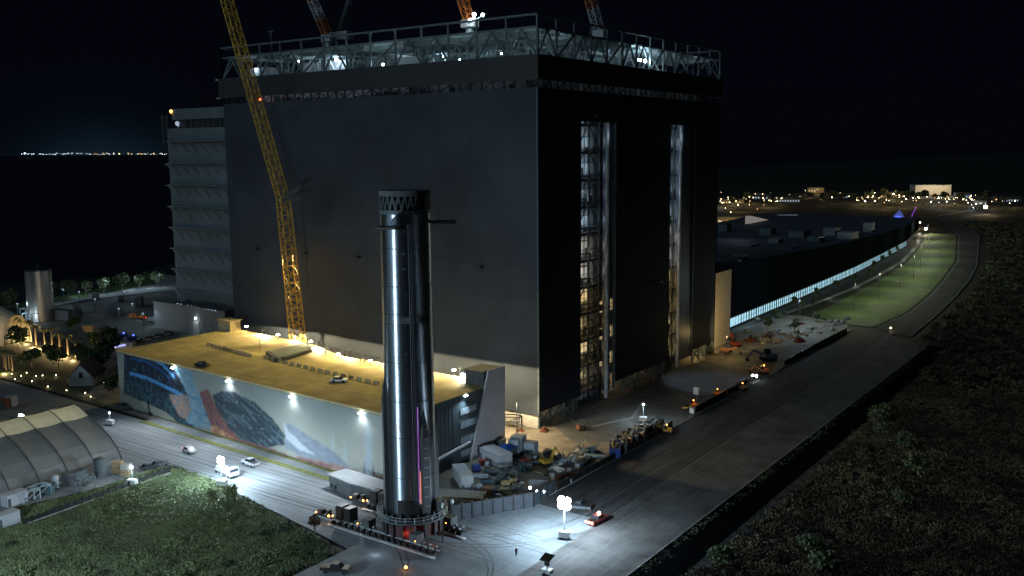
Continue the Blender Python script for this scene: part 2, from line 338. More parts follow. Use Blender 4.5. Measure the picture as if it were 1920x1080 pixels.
# right side: lawn and curved road
lawn = [(4,228),(26,215),(37,214),(40,262),(36,330),(31.3,380),(17.9,500),(-22,722),(-50,726),(-26,600),(-9,480),(-2.5,400),(1.5,314)]
struct('lawn', MB().sheet(lawn, -.02), 'lawn', 'long curving green lawn beside the factory')
cur = [(38,214),(41,262),(37,330),(32.3,380),(19,500),(-21,722),(-90,960)]
cur2 = [(56,200),(54,262),(50,330),(44.5,400),(35.5,480),(-4,730),(-72,960)]
struct('curved_road', MB().sheet(cur+cur2[::-1], -.01), 'asphalt', 'dark road curving away beside the lawn')
mb = MB()
for i in range(len(cur)-1):
    for q, r in ((cur,-.6),(cur2,.6)):
        p0, p1 = q[i], q[i+1]; mb.prism([(p0[0]-r,p0[1]),(p1[0]-r,p1[1]),(p1[0]-r+.9,p1[1]),(p0[0]-r+.9,p0[1])], -.05, .05)
struct('curved_road_edge', mb, mat('edge_dust',(.10,.11,.12)), 'pale edge lines of the curved road')
def near_line(xs): return xs
walk = [(-9,178),(-8.3,230),(-5.5,274),(-4.6,330),(-6.6,384),(-13,480),(-29.6,602),(-55,726)]
mb = MB()
for i in range(len(walk)-1):
    p0,p1=walk[i],walk[i+1]; mb.prism([(p0[0]-1.1,p0[1]),(p0[0]+1.6,p0[1]),(p1[0]+1.6,p1[1]),(p1[0]-1.1,p1[1])],-.03,.06)
struct('garden_path', mb, 'kerb', 'pale path between palms beside the lawn')
struct('garden_ground', MB().sheet([(-12,172),(-12,150),(10,140),(28,165),(30,200),(26,214),(2,226),(-6,224)], .0), 'sand', 'sandy planting ground with rocks at the factory corner')
struct('concrete_pad', MB().sheet([(1,72),(-6,92),(8,108),(24,96),(30,78),(30,46),(14,62)], .012), mat('pale_pad', (.11,.125,.145), scale=.15, var=.25), 'smooth blue-grey concrete pad outside the second door')
struct('far_road', MB().sheet([(-420,150),(-372,128),(-352,62),(-345,30),(-338,32),(-345,64),(-336,116),(-300,160)], -.02), 'kerb', 'pale shore road behind the row of trees')
struct('shore_grass', MB().sheet([(-372,128),(-352,62),(-345,30),(-362,24),(-372,60),(-392,128),(-440,160),(-420,150)], -.12), 'lawn', 'grass bank between shore road and water')
struct('left_yard', MB().sheet([(-338,34),(-300,8),(-232,-8),(-176,-28),(-150,-50),(-150,60),(-230,160),(-300,160),(-336,116)], -.04), mat('dim_yard', (.11,.11,.10), scale=.1, var=.4), 'dim open yard behind the garage on the left')
struct('plaza', MB().sheet([(-245,-56),(-235,-30),(-200,-38),(-150,-52),(-125,-56)], -.015), mat('garden_soil', (.035,.05,.02), scale=.5, var=.5), 'garden ground with small path lights')
# ------------------------------------------------------------------ assembly building
W1, W2, ZT = 135.5, 124.05, 116.7
B = thing('assembly_building', (-60,60,0), 'colossal dark box-shaped assembly building with an open lit steel truss storey on top', 'building')
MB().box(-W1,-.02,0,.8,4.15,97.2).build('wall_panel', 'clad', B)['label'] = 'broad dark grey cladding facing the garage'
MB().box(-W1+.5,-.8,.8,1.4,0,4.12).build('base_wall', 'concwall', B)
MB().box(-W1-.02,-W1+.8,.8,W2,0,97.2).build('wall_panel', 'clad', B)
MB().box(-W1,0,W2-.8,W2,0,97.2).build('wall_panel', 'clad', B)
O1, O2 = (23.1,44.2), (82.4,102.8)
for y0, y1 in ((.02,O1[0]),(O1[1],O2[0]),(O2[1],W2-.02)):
    MB().box(-.8,.0,y0,y1,5.0,88.4).build('wall_panel', 'clad_shade', B)['label'] = 'cladding panel darkened for shade beside the tall doorways'
MB().box(-.8,.0,.02,W2-.02,88.4,97.2).build('wall_panel', 'clad_shade', B)
MB().box(-.35,.12,-.12,.35,4.1,97.2).build('corner_trim', 'steel', B)
# parapet band
Z0, Z1 = 99.3, 105.9
MB().box(-W1-1.2,.8,-.8,.1,Z0,Z1).build('parapet_band', mat('parapet_sheet', (.016,.018,.020), rough=.6, var=.1), B)
MB().box(.05,.8,.1,W2+.6,Z0,Z1).build('parapet_band', 'black', B)
MB().box(-W1-1.2,-W1,.1,W2+.6,Z0,Z1).build('parapet_band', 'black', B)
MB().box(-W1-1.2,.8,W2,W2+.6,Z0,Z1-.01).build('parapet_band', 'black', B)
# floors
MB().box(-W1+1,-1,1,W2-1,96.6,97.1).build('floor_slab', 'deck', B)
MB().box(-W1+1,-1,1,W2-1,105.2,105.7).build('floor_slab', 'deck', B)
dk = MB().box(-W1+2.0,-1.6,1.8,W2-2,113.2,113.9)
for k in range(1,18): dk.box(-W1+2.2,-1.8,k*6.9-.25,k*6.9+.25,112.1,113.19)
for k in range(1,8): dk.box(-k*16.9-.3,-k*16.9+.3,2.0,W2-2.2,111.6,113.18)
dk.build('roof_deck', 'deck', B)
# truss storey
def truss_line(mb, P, Q, z0, z1, n, rail=True, dia=.42):
    P = Vector(P); Q = Vector(Q)
    for k in range(n+1):
        p = P.lerp(Q, k/n); mb.bar((p.x,p.y,z0),(p.x,p.y,z1), .5)
        if k < n:
            q = P.lerp(Q,(k+1)/n); m = P.lerp(Q,(k+.5)/n)
            if k%3 != 1: mb.bar((p.x,p.y,z0),(m.x,m.y,z1-3.6),dia); mb.bar((m.x,m.y,z1-3.6),(q.x,q.y,z0),dia)
            else: mb.bar((p.x,p.y,z0),(q.x,q.y,z1-3.6),dia)
    mb.bar((P.x,P.y,z1),(Q.x,Q.y,z1),.55); mb.bar((P.x,P.y,z1-3.4),(Q.x,Q.y,z1-3.4),.4); mb.bar((P.x,P.y,z0+.2),(Q.x,Q.y,z0+.2),.5)
t1 = MB(); truss_line(t1,(-W1,.2,0),(-.1,.2,0),105.7,ZT,13); t1.build('perimeter_truss','steel',B)
t1 = MB(); truss_line(t1,(-.2,.5,0),(-.2,W2-.3,0),105.7,ZT,13); t1.build('perimeter_truss','steel',B)
t1 = MB(); truss_line(t1,(-W1,.2,0),(-W1,W2,0),105.7,ZT,11); t1.build('perimeter_truss','steel',B)
t1 = MB(); truss_line(t1,(-W1,W2,0),(-.2,W2,0),105.7,ZT,12); t1.build('perimeter_truss','steel',B)
for yy in (14,30,52,80,104):
    t1 = MB(); n = 16
    for k in range(n):
        x0 = -W1+3+k*(W1-6)/n; x1 = x0+(W1-6)/n; xm=(x0+x1)/2
        t1.bar((x0,yy,105.7),(xm,yy,112.4),.45); t1.bar((xm,yy,112.4),(x1,yy,105.7),.45)
        if k%2==0: t1.bar((x0,yy,105.7),(x0,yy,112.6),.6)
    t1.bar((-W1+3,yy,112.3),(-3,yy,112.3),.6); t1.build('interior_truss','steel_l',B)
for (x0,x1,y0,y1,z1_,mm) in ((-112,-88,16,26,111.2,'white'),(-84,-66,20,34,110.6,'panel_in'),(-62,-52,12,16,109.8,'white'),(-130,-121,8,18,110,'panel_in'),(-30,-20,40,70,109,'panel_in'),(-22,-16,84,110,109.4,'white'),(-60,-34,60,90,111,'greyd')):
    MB().box(x0,x1,y0,y1,105.72,z1_).build('plant_enclosure', mm, B)
# gap storey (between cladding and parapet)
g = MB()
for k in range(34):
    x0=-W1+1+k*3.95; 
    g.bar((x0,1.0,97.1),(x0,1.0,99.6),.4)
    if k%2: g.bar((x0,1.0,97.2),(x0+3.9,1.0,99.5),.24)
    else: g.bar((x0,1.0,99.5),(x0+3.9,1.0,97.2),.24)
g.build('gap_bracing','steel_d',B)
g = MB(); rq=random.Random(4)
for k in range(46):
    x0=-W1+2+k*2.85+rq.uniform(-.8,.8); w_=rq.uniform(.3,2.2)
    if rq.random()<.55: g.box(x0,x0+w_,2.0+rq.random(),3.3,97.12,97.5+rq.random()*1.9)
g.build('gap_equipment','greyd',B)
g = MB()
for k in range(34):
    y0=1+k*3.6
    g.bar((-1.0,y0,97.1),(-1.0,y0,99.6),.3)
    if k%2: g.bar((-1.0,y0,97.2),(-1.0,y0+3.5,99.5),.34)
g.build('gap_bracing','steel_d',B)
MB().box(-W1+2,-7.8,8.2,8.6,97.1,105.2).build('inner_wall','panel_in',B)
MB().box(-8.2,-7.8,8.6,W2-3,97.1,105.2).build('inner_wall','panel_in',B)
# door openings, interior
for (y0,y1,yc,yd) in ((O1[0],O1[1],38.0,41.2),(O2[0],O2[1],90.2,102.7)):
    MB().box(-7.4,-7.0,y0-1,y1+14,0,97).build('inner_wall','panel_in',B)
    MB().box(-7,-.85,y0-1.3,y0-1,0,96.6).build('inner_wall','greyd',B)
    MB().box(-7,-.85,y1+14,y1+14.3,0,96.6).build('inner_wall','greyd',B)
    for k in range(11):
        z = 4+k*8.3; fl = MB().box(-7.0,-2.6,y0-1,yc+8,z,z+.9); fl.bar((-2.5,y0-.5,z+2.1),(-2.5,yc+4,z+2.1),.12); fl.bar((-2.5,y0-.5,z+1.6),(-2.5,yc+4,z+1.6),.1)
        for q in range(3): fl.box(-4.8,-4.2,y0+3+q*4.2+(k*3%4),y0+3.9+q*4.2+(k*3%4),z+.9,z+2.2+(q*k)%3)
        fl.build('work_platform','steel_d',B)
    st = MB()
    for yy in (y0+.6,(y0+yc)/2,yc-1.0): st.bar((-1.9,yy,0),(-1.9,yy,88.3),.5)
    for k in range(11):
        z = 1+k*7.9; m_y=(y0+yc)/2
        st.bar((-1.9,m_y,z+7.9),(-1.9,yc-1,z),.28); st.bar((-1.9,y0+.6,z),(-1.9,yc-1,z),.36); st.bar((-1.9,y0+.6,z+4),(-1.9,m_y,z+4),.22)
        if k%3==1: st.bar((-1.9,y0+.6,z),(-1.9,m_y,z+7.9),.24)
    st.build('stair_tower','steel_d',B)
    st = MB()
    for yy in range(int(y0)+1,int(y1)+12,3): st.bar((-6.7,yy,0),(-6.7,yy,96),.22)
    for k in range(24):
        z = 2+k*3.9; st.bar((-6.5,y0+.5,z),(-6.5,y1+12,z),.16)
        if k%2: st.bar((-5.4,y0+4+(k%3)*3,z),(-5.4,y0+9+(k%3)*3,z+3.8),.2)
        if k%3: st.bar((-1.4,y0+1,z),(-1.4,(y0+yc)/2,z),.14)
    st.build('interior_framing','steel',B)
    MB().box(-.3,.3,yc,yc+1.2,1.0,88.3).build('door_rail_column','cwhite',B)
    for z in range(8,88,13): light(B,(2.6,yc-.4,z),22,COOL,size=.3)  # unseen lamps added to brighten the door column
    MB().box(-2.0,-.1,yc+1.5,yd,3,88.3).build('door_leaf','bluegrey',B)
    MB().box(-.6,.2,y1-.5,y1+.0,3,88.3).build('door_edge','steel',B)
    for k in range(5):
        z=7.5+k*8.3
        MB().box(-6.95,-6.8,y0+7+(k%2)*4,y0+11.5+(k%2)*3.4,z,z+3.6).build('lit_window','L_win',B)
    for k in range(11):
        z = 7.2+k*8.3; c = WARM if k < 4 else (NEU if k<6 else COOL)
        ff = 1 if y0<40 else 2.2
        light(B,(-4.4,y0+4.0,z),(240 if k<4 else 360)*ff,c,size=.4); light(B,(-4.4,y0+13.0,z+1),(190 if k<4 else 330)*ff,c,size=.4)
    light(B,(1.6,yc+.6,84),50,COOL,size=.3)  # unseen lamp added to light the column top
    if y0<40: bulb_spots=[(-2.4,y0+2.6,84)]
    for k in range(3): MB().box(-6.95,-6.8,y1+2,y1+11,9+k*9,12.6+k*9).build('lit_window','L_win',B)
# base skirt: posts and braces under the right-hand cladding
b = MB()
for k in range(21):
    y = 1+k*6.1
    if O1[0]-1<y<O1[1]+.5 or O2[0]-1<y<O2[1]+.5: continue
    b = MB(); b.bar((-.6,y,0),(-.6,y,5.1),.5)
    if y+6<W2 and not (O1[0]-6<y<O1[1] or O2[0]-6<y<O2[1]): b.bar((-.6,y,.2),(-.6,y+6,4.8),.3); b.bar((-.6,y,4.8),(-.6,y+6,.2),.3); b.bar((-.6,y,2.6),(-.6,y+6.1,2.6),.2)
    b.build('base_bracing','steel',B)
for y0,y1 in ((1,22.5),(45,81.8),(103.4,123)): MB().box(-5.4,-5,y0,y1,0,6).build('base_wall','tan',B)
for y in (12,52,70,112): light(B,(-2.6,y,4.2),90 if y<100 else 700,WARM)
MB().box(.0,.8,76,76.8,34,34.5).build('added_wall_flood','steel_l',B); light(B,(1.6,76.4,33.6),7000,(.65,.80,1.0),'SPOT',.4,(17,80,0),56,.5)  # wall flood added to light the blue-grey pad
MB().box(.0,.8,30,30.8,90,90.5).build('added_wall_flood','steel_l',B)
MB().box(-134,-3,118,119,0,90).build('inner_wall','greyd',B)
# lamps on the top storey
def bulb(parent, p, r, m='L_cool', name='floodlight_head'):
    return MB().sph(p, r, 10, 6).build(name, m, parent, smooth=True)
for px_, py_, yy, pw, r in ((630,96,14,2600,.7),(718,121,4,1500,.5),(560,112,10,900,.3),(862,118,6,900,.35),(1000,112,8,700,.3),(830,80,30,1500,.3),(940,82,34,1200,.3),(480,130,8,500,.3),(750,90,26,1600,.3),(600,100,24,1100,.3)):
    p = GY(px_,py_,yy); p.z = min(111.2,max(106.8,p.z)); bulb(B,p,r*.75); light(B,p+Vector((0,-.8,-.3)),pw*.5,COOL,size=.6)
for dy in (62,66): 
    p = Vector((-1.6,dy,108.9)); bulb(B,p,.55); light(B,p+Vector((.9,0,0)),1000,COOL,size=.6); light(B,p+Vector((-1.6,0,0)),1300,COOL,size=.6)
for y in (18,84,104,116): light(B,(-6,y,109),380,COOL,size=.5)
for x_,y_ in ((-20,30),(-50,40),(-85,40),(-115,40),(-30,80),(-60,90),(-100,85)): light(B,(x_,y_,107.5),900,COOL,size=1.)
for x in range(-130,-4,9): light(B,(x,3.6,101.5),(80 if x<-60 else 40)*(1+.8*math.sin(x*1.7)),(.72,.80,1.0),size=.5)
for y in range(12,122,12): light(B,(-3.6,y,101.5),16+14*(y%36==0),COOL,size=.5)
q = GY(487,186,-.3); bulb(B,q,.45,'L_red','warning_light'); MB().box(-121,-117,.9,1.2,97.4,99.2).build('hoist_panel','redp',B)
# mast on roof, outriggers
MB().bar((-113,4,113.9),(-113,4,121.2),.3).bar((-114.2,4,121.2),(-111.8,4,121.2),.35).build('roof_mast','steel',B)
MB().box(-W1-3,-W1-1.2,-.6,.4,Z1-.3,Z1+.2).box(-W1-3,-W1-1.2,-.6,.4,Z0-.1,Z0+.3).build('outrigger','steel_l',B)
# ------------------------------------------------------------------ cranes
c = thing('crawler_crane', (-92,-8.5,0), 'tall yellow lattice crane with bent boom rising between garage and assembly building', 'crane')
base = Vector((-91.2,-8,6)); kn = GY(531,372,-9.5); tip = GY(421,-16,-12)
MB().lattice(base,kn,4.0,3.4,2.7,.30,.15).build('main_boom','yellow',c)
MB().lattice(kn,tip,3.2,3.0,2.6,.28,.15).build('jib','yellow',c)
j = MB(); e1 = GY(565,349,-9.5); e2 = GY(566,372,-9.5)
j.lattice(kn,e1,1.0,.5,1.2,.16,.08); j.lattice(kn+Vector((0,0,-.5)),e2,1.0,.5,1.2,.16,.08); j.build('jib_strut','steel',c)
MB().bar(e2,(e2.x+1.5,e2.y,e2.z-30),.07).bar(e1,kn+(tip-kn)*.8,.07).build('rigging','steel_d',c)
MB().box(-96,-87,-7.5,-2.5,1.2,5.5).build('cab','yellow',c); MB().box(-97.5,-86,-9,-7.7,0,1.2).box(-97.5,-86,-2.2,-.9,0,1.2).build('crawler_track','steel_d',c)
def tower_crane(p0, p1, yy, label, segs, wd=2.6, name='tower_crane'):
    a = GY(*p0,yy); b_ = GY(*p1,yy); d = b_-a
    c = thing(name,(a.x,a.y,113.95),label,'crane')
    MB().bar((a.x,a.y,113.95),(a.x,a.y,a.z+.5),1.8).box(a.x-2.4,a.x+2.4,a.y-1.6,a.y+1.6,max(114.5,a.z-1.6),a.z+.8).build('slewing_base','cwhite' if segs[0]!='steel' else 'steel',c)
    n = len(segs)
    for k, sg in enumerate(segs): MB().lattice(a+d*(k/n),a+d*((k+1)/n),wd,wd,2.0,.34,.2).build('boom_section',sg,c)
    return c, a
tower_crane((616,70),(556,-70),34,'orange and white crane boom above the left roof part, beside the pale cab',('orange','cwhite','orange','orange'))
tower_crane((881,42),(843,-80),24,'orange luffing crane boom rising beside the bright lamps on the roof',('orange','orange','cwhite'),2.4)
tower_crane((1124,62),(1086,-80),60,'red and white luffing crane boom above the right roof edge',('cwhite','orange','orange'),2.6)
c, a = tower_crane((634,68),(662,-20),40,'thin grey lattice crane with a pale cab on the roof deck',('steel','steel'),1.1)
MB().box(a.x-4.5,a.x+6.5,a.y-2,a.y+2,a.z-1.5,a.z+1.4).build('cab','cwhite',c)
c = thing('floodlight_rack', GY(893,40,20)-Vector((0,0,3)), 'rack of bright white floodlights on the roof beside an orange crane', 'lamp')
c.location.z = 113.95
rk = MB(); p0 = GY(893,40,20)
rk.bar((p0.x,p0.y,113.95),(p0.x,p0.y,p0.z+1),.3).bar(GY(878,44,20),GY(912,26,20),.25); rk.build('rack_frame','steel',c)
for (x_,y_,r) in ((881,38,.5),(889,27,.55),(905,28,.5),(888,34,.4)):
    p = GY(x_,y_,20); bulb(c,p,r)
light(c,GY(893,34,19),900,COOL,size=.8)
# ------------------------------------------------------------------ garage with mural
GA, GBp = (-126,-53.2), (0,-59.6); ZR = 18.2
G = thing('parking_garage', (-60,-35,0), 'low wide parking garage with a space mural on its front and a yellow-lit roof deck', 'building')
def gf(x, off=0.): 
    t = (x-GA[0])/(GBp[0]-GA[0]); return GA[1]+(GBp[1]-GA[1])*t - off
poly = [GA,GBp,(0,-33),(-.3,-20.5),(-60,-19.5),(-80,-12.5),(-126,-8.5)]
MB().prism(poly,0,ZR-.25).build('wall','gdark',G)
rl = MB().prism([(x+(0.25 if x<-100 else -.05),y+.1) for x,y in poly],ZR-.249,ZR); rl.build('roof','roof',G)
rj = MB()
for k in range(8): x_=-118+k*15.2; rj.quad((x_,-52,ZR+.006),(x_+.25,-52,ZR+.006),(x_+.25,-21 if x_>-62 else -14,ZR+.006),(x_,-21 if x_>-62 else -14,ZR+.006))
rj.quad((-124,-34,ZR+.008),(-82,-34,ZR+.008),(-82,-33.7,ZR+.008),(-124,-33.7,ZR+.008)); rj.build('expansion_joint',mat('joint_filler',(.17,.13,.07)),G)
MB().prism([(GA[0],GA[1]-.35),(GBp[0],GBp[1]-.35),(GBp[0],GBp[1]-.02),(GA[0],GA[1]-.02)],ZR-.5,ZR+.15).build('roof_edge','barr',G)
# mural
def pip(x, y, P):
    c = False; j = len(P)-1
    for i in range(len(P)):
        if (P[i][1]>y)!=(P[j][1]>y) and x < (P[j][0]-P[i][0])*(y-P[i][1])/(P[j][1]-P[i][1])+P[i][0]: c = not c
        j = i
    return c
def WP(l): return [(GY(a,b,-56.6).x, GY(a,b,-56.6).z) for a,b in l]
navy=WP([(215,640),(300,672),(326,690),(362,738),(388,806),(330,800),(300,775),(215,742)])
lb=WP([(305,668),(335,680),(352,705),(372,750),(392,806),(362,803),(340,792),(352,770),(345,745),(330,715)])
orl=WP([(305,742),(348,742),(370,775),(386,802),(352,796),(325,780)])
redb=WP([(368,738),(385,730),(402,762),(430,800),(480,830),(560,856),(640,870),(610,884),(520,862),(440,838),(395,808),(380,775)])
orb=WP([(385,800),(402,800),(450,828),(540,856),(650,880),(640,895),(560,875),(470,850),(400,820)])
dome=WP([(394,742),(412,733),(440,736),(480,755),(515,785),(540,815),(538,832),(505,838),(452,824),(425,802),(404,768)])
edge=WP([(535,788),(548,808),(575,832),(600,850),(570,843),(541,820)])
hill=WP([(545,790),(600,822),(645,850),(668,874),(610,870),(568,852),(538,838)])
terr=WP([(560,852),(640,866),(700,884),(760,890),(760,925),(600,900)])
rock=WP([(699,800),(705,792),(711,802),(713,892),(697,892)]); rfin=WP([(692,892),(697,860),(713,860),(719,892)])
r2=WP([(655,838),(658,822),(661,838),(664,862),(652,862)]); r3=WP([(632,820),(634,802),(637,820),(637,858),(631,858)])
l1=WP([(228,664),(262,670),(292,684),(316,708)]); l2=WP([(228,704),(262,712),(300,728),(345,748)]); l3=WP([(228,676),(258,680),(286,694),(308,712)])
def dseg(x,y,L):
    best=1e9
    for (a,b),(c,d) in zip(L,L[1:]):
        vx,vy=c-a,d-b; t=max(0,min(1,((x-a)*vx+(y-b)*vy)/(vx*vx+vy*vy))); best=min(best,math.hypot(x-a-t*vx,y-b-t*vy))
    return best
from mathutils import noise as mn
def paint(x,z):
    x += .35*mn.noise(Vector((x*.5,z*.6,20))); z += .25*mn.noise(Vector((x*.5,z*.6,30)))
    n = mn.noise(Vector((x*.35,z*.9,0))); n2 = mn.noise(Vector((x*.8,z*1.7,5))); n3 = mn.noise(Vector((x*.8,z*.8,9)))
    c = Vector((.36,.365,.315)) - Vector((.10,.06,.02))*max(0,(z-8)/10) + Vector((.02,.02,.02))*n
    if pip(x,z,r2) or pip(x,z,r3): c = Vector((.36,.42,.42))
    if pip(x,z,hill): c = Vector((.22,.25,.30))*(1+.25*n)
    if pip(x,z,terr): c = Vector((.40,.26,.21)).lerp(Vector((.18,.11,.11)), .5+.5*n2)
    if pip(x,z,redb): c = Vector((.27,.12,.10)).lerp(Vector((.10,.06,.09)), max(0,min(1,.3+1.1*n2)))
    if pip(x,z,orb): c = Vector((.60,.38,.20)).lerp(Vector((.33,.12,.10)), .5+1.2*n3)
    if pip(x,z,dome):
        c = Vector((.03,.05,.065)) if math.hypot(n2,n)>.12 else Vector((.07,.10,.12)); 
        if mn.noise(Vector((x*.3+z*.4,(z+.38*x)*1.5,3)))>.22: c = Vector((.11,.17,.21))
        if n2>.52: c = Vector((.28,.34,.35))
    if pip(x,z,edge): c = Vector((.45,.50,.55))
    if pip(x,z,rfin): c = Vector((.15,.13,.17))
    if pip(x,z,rock): c = Vector((.33,.40,.43))
    if pip(x,z,navy):
        c = Vector((.010,.018,.034))
        if n3>.22: c = Vector((.03,.08,.13))
        if n2>.55: c = Vector((.16,.28,.38))
        if z<9 and n2>.1: c = Vector((.05,.14,.16))
        if dseg(x,z,l1)<.55 or dseg(x,z,l2)<.5: c = Vector((.03,.22,.62)) if int(x*1.4)%2 else Vector((.15,.45,.80))
        elif dseg(x,z,l3)<.3: c = Vector((.02,.12,.35))
    if pip(x,z,orl): c = Vector((.42,.26,.17)) if n2>-.1 else Vector((.12,.22,.32))
    if pip(x,z,lb): c = Vector((.10,.27,.42)).lerp(Vector((.30,.42,.48)), .5+.8*n)
    return c
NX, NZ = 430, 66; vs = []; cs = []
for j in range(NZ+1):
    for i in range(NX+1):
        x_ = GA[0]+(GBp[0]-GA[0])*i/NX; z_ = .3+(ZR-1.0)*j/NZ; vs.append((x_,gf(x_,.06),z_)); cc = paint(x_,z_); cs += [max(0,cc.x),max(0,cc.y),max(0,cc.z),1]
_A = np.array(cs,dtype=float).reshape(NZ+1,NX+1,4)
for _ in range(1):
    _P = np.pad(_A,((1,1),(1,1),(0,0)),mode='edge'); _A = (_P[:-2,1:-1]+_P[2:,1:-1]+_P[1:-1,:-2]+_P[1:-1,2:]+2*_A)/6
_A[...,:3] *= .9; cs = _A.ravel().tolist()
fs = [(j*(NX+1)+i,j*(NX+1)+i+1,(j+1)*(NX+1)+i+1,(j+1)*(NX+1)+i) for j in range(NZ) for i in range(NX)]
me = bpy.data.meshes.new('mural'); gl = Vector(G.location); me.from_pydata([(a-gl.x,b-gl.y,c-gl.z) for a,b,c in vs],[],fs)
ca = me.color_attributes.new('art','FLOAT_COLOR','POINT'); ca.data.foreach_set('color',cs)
mm = bpy.data.materials.new('mural_paint'); mm.use_nodes = True; an = mm.node_tree.nodes.new('ShaderNodeVertexColor'); an.layer_name='art'
mm.node_tree.links.new(an.outputs[0], mm.node_tree.nodes['Principled BSDF'].inputs['Base Color']); mm.node_tree.nodes['Principled BSDF'].inputs['Roughness'].default_value=.6
me.materials.append(mm); mu = link(bpy.data.objects.new('mural',me)); mu.parent = G; mu['label']='painted mural of a domed city on a red planet under a pale sky'
for px_,py_ in ((322,690),(421,716),(540,745),(670,777)):
    p = GZ(px_,py_,17.2); y_ = gf(p.x,.9)
    ob = MB().rbox(p.x,y_,17.0,17.35,.9,.5,0).bar((p.x,y_+.8,17.7),(p.x,y_,17.3),.12).build('wall_lamp','L_coolx',G)
    light(G,(p.x,y_-.5,16.9),1500,(.90,.95,1.0),'SPOT',.25,(p.x,y_+.2,0),150,.9); light(G,(p.x,y_-3.2,17.2),24000,(.84,.92,1.0),'SPOT',.4,(p.x,y_-16,0),134,1.)  # second spot added off the wall to brighten the road
    light(G,(p.x,y_-.4,16.6),90,(.86,.93,1.0),'SPOT',.2,(p.x,y_+.9,12),95,1)
# stair houses, ramp, barriers on the roof
MB().box(-127.5,-121,-13.2,-8.6,ZR,21.6).box(-128,-120.4,-13.6,-8.2,21.6,21.95).build('stair_house','barr',G)
MB().box(-123,-121.9,-13.5,-13.21,ZR,20.6).build('door','grey',G)
MB().box(-6.6,-.35,-25.5,-18.2,ZR,21.8).box(-7,-.35,-25.9,-17.9,21.8,22.2).build('stair_house','greyd',G)
MB().box(-9,-6.9,-24.2,-23.9,ZR,20.4).build('door_lamp','L_coolx',G)
MB().box(-7.6,-6.65,-23.4,-22.6,ZR,20.6).build('door','white',G)
# slanted white end panel (in the plane of the right end wall)
sp = [(0,-32.6,.0),(0,-17.4,.0),(0,-17.0,22.3),(0,-24.4,22.5)]
mb = MB(); i0 = [(x+.05,y,z) for x,y,z in sp]; i1 = [(x+.5,y,z) for x,y,z in sp]; mb.v = i0+i1
mb.f = [(3,2,1,0),(4,5,6,7),(0,1,5,4),(1,2,6,5),(2,3,7,6),(3,0,4,7)]; mb.build('end_panel','gwall',G)['label']='tall slanted white end panel'
MB().bar((.7,-59,3.2),(.7,-32.8,5.2),.5).build('ramp_rail','gwall',G)
for z_ in (1.6,5.2,9.2,12.8):
    f = MB().box(.02,.10,-36.2,-29.6 if z_<8 else -28.8,z_,z_+1.9).build('window','greyd',G)
    s_ = MB()
    for k in range(13): y = -36+k*.52; s_.box(.11,.22,y,y+.26,z_+.1,z_+1.75)
    s_.build('louvre','louver',f)
for k in range(14): MB().box(.02,.08,-58.6+k*1.5,-58.5+k*1.5,1,17).build('facade_fin','greyd',G)
bm_ = MB().box(-.2,.35,-34.2,-33.2,17.5,17.8).build('wall_lamp','L_coolx',G); light(G,(1.2,-34,17.2),5200,COOL,'SPOT',.3,(3.5,-42,0),120,.8)
# roof ramp pit
rp_ = GZ(500,672,ZR); MB().prism([(-81,-31),(-70,-36.5),(-69,-33),(-71,-21),(-80,-14)],ZR+.01,ZR+1.0).build('ramp_wall','greyd',G)
MB().prism([(-80.5,-30),(-70.5,-35),(-71.7,-22),(-79.5,-16)],ZR+1.0,ZR+1.03).build('ramp_floor','grey',G)
def barline(pts, n, name, label, zz, m='barr', w_=.6, l=1.9, h=.95):
    for k in range(n):
        t = k/(n-1)*(len(pts)-1); i = min(int(t),len(pts)-2); u = t-i
        p = pts[i].lerp(pts[i+1],u); d = pts[i+1]-pts[i]; a = math.atan2(d.y,d.x)
        o = MB().rbox(0,0,0,.35,l,w_,0).rbox(0,0,.35,h,l*.96,w_*.45,0).build(name,m); o.location=(p.x,p.y,zz); o.rotation_euler=(0,0,a)
        tag(o,label,'barrier','concrete barriers dividing the roof deck')
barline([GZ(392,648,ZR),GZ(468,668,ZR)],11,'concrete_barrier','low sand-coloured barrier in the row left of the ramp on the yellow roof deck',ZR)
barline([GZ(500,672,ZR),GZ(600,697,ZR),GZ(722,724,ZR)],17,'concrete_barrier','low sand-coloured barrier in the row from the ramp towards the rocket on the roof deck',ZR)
# guard rails behind the lamps: dark mesh panels on posts
gp = [GZ(575,655,ZR),GZ(720,686,ZR)]
for k in range(4):
    a_ = gp[0].lerp(gp[1],(k+.05)/4); b_ = gp[0].lerp(gp[1],(k+.85)/4)
    t = thing('mesh_screen',(a_.x,a_.y,ZR),['dark mesh screen panel nearest the ramp on the roof deck','second dark mesh screen panel from the ramp on the roof deck','third dark mesh screen panel from the ramp on the roof deck','dark mesh screen panel nearest the rocket on the roof deck'][k],'screen','mesh screens along the roof deck back edge')
    m_ = MB(); m_.bar(a_+Vector((0,0,2.2)),b_+Vector((0,0,2.2)),.18); m_.bar(a_+Vector((0,0,1.2)),b_+Vector((0,0,1.2)),.18)
    for q_ in range(9): p = a_.lerp(b_,q_/8); m_.bar(p+Vector((0,0,1.2)),p+Vector((0,0,2.2)),.1)
    m_.build('mesh_panel','steel_d',t)
    s2 = MB()
    for p in (a_,b_): s2.bar(p,p+Vector((0,0,1.3)),.2); s2.bar(p,p+Vector((.6,-.9,.0)),.2)
    s2.build('support_post','steel_d',t)
roofl = [(462,612,1,'between stair house and crane'),(521,628,1,'left of the crane boom'),(583,640,1,'right of the crane boom'),(634,664,1,'above the mesh screens'),(694,676,1,'close to the left side of the rocket'),(851,694,1,'right of the rocket'),(790,690,1,'hidden partly behind the rocket')]
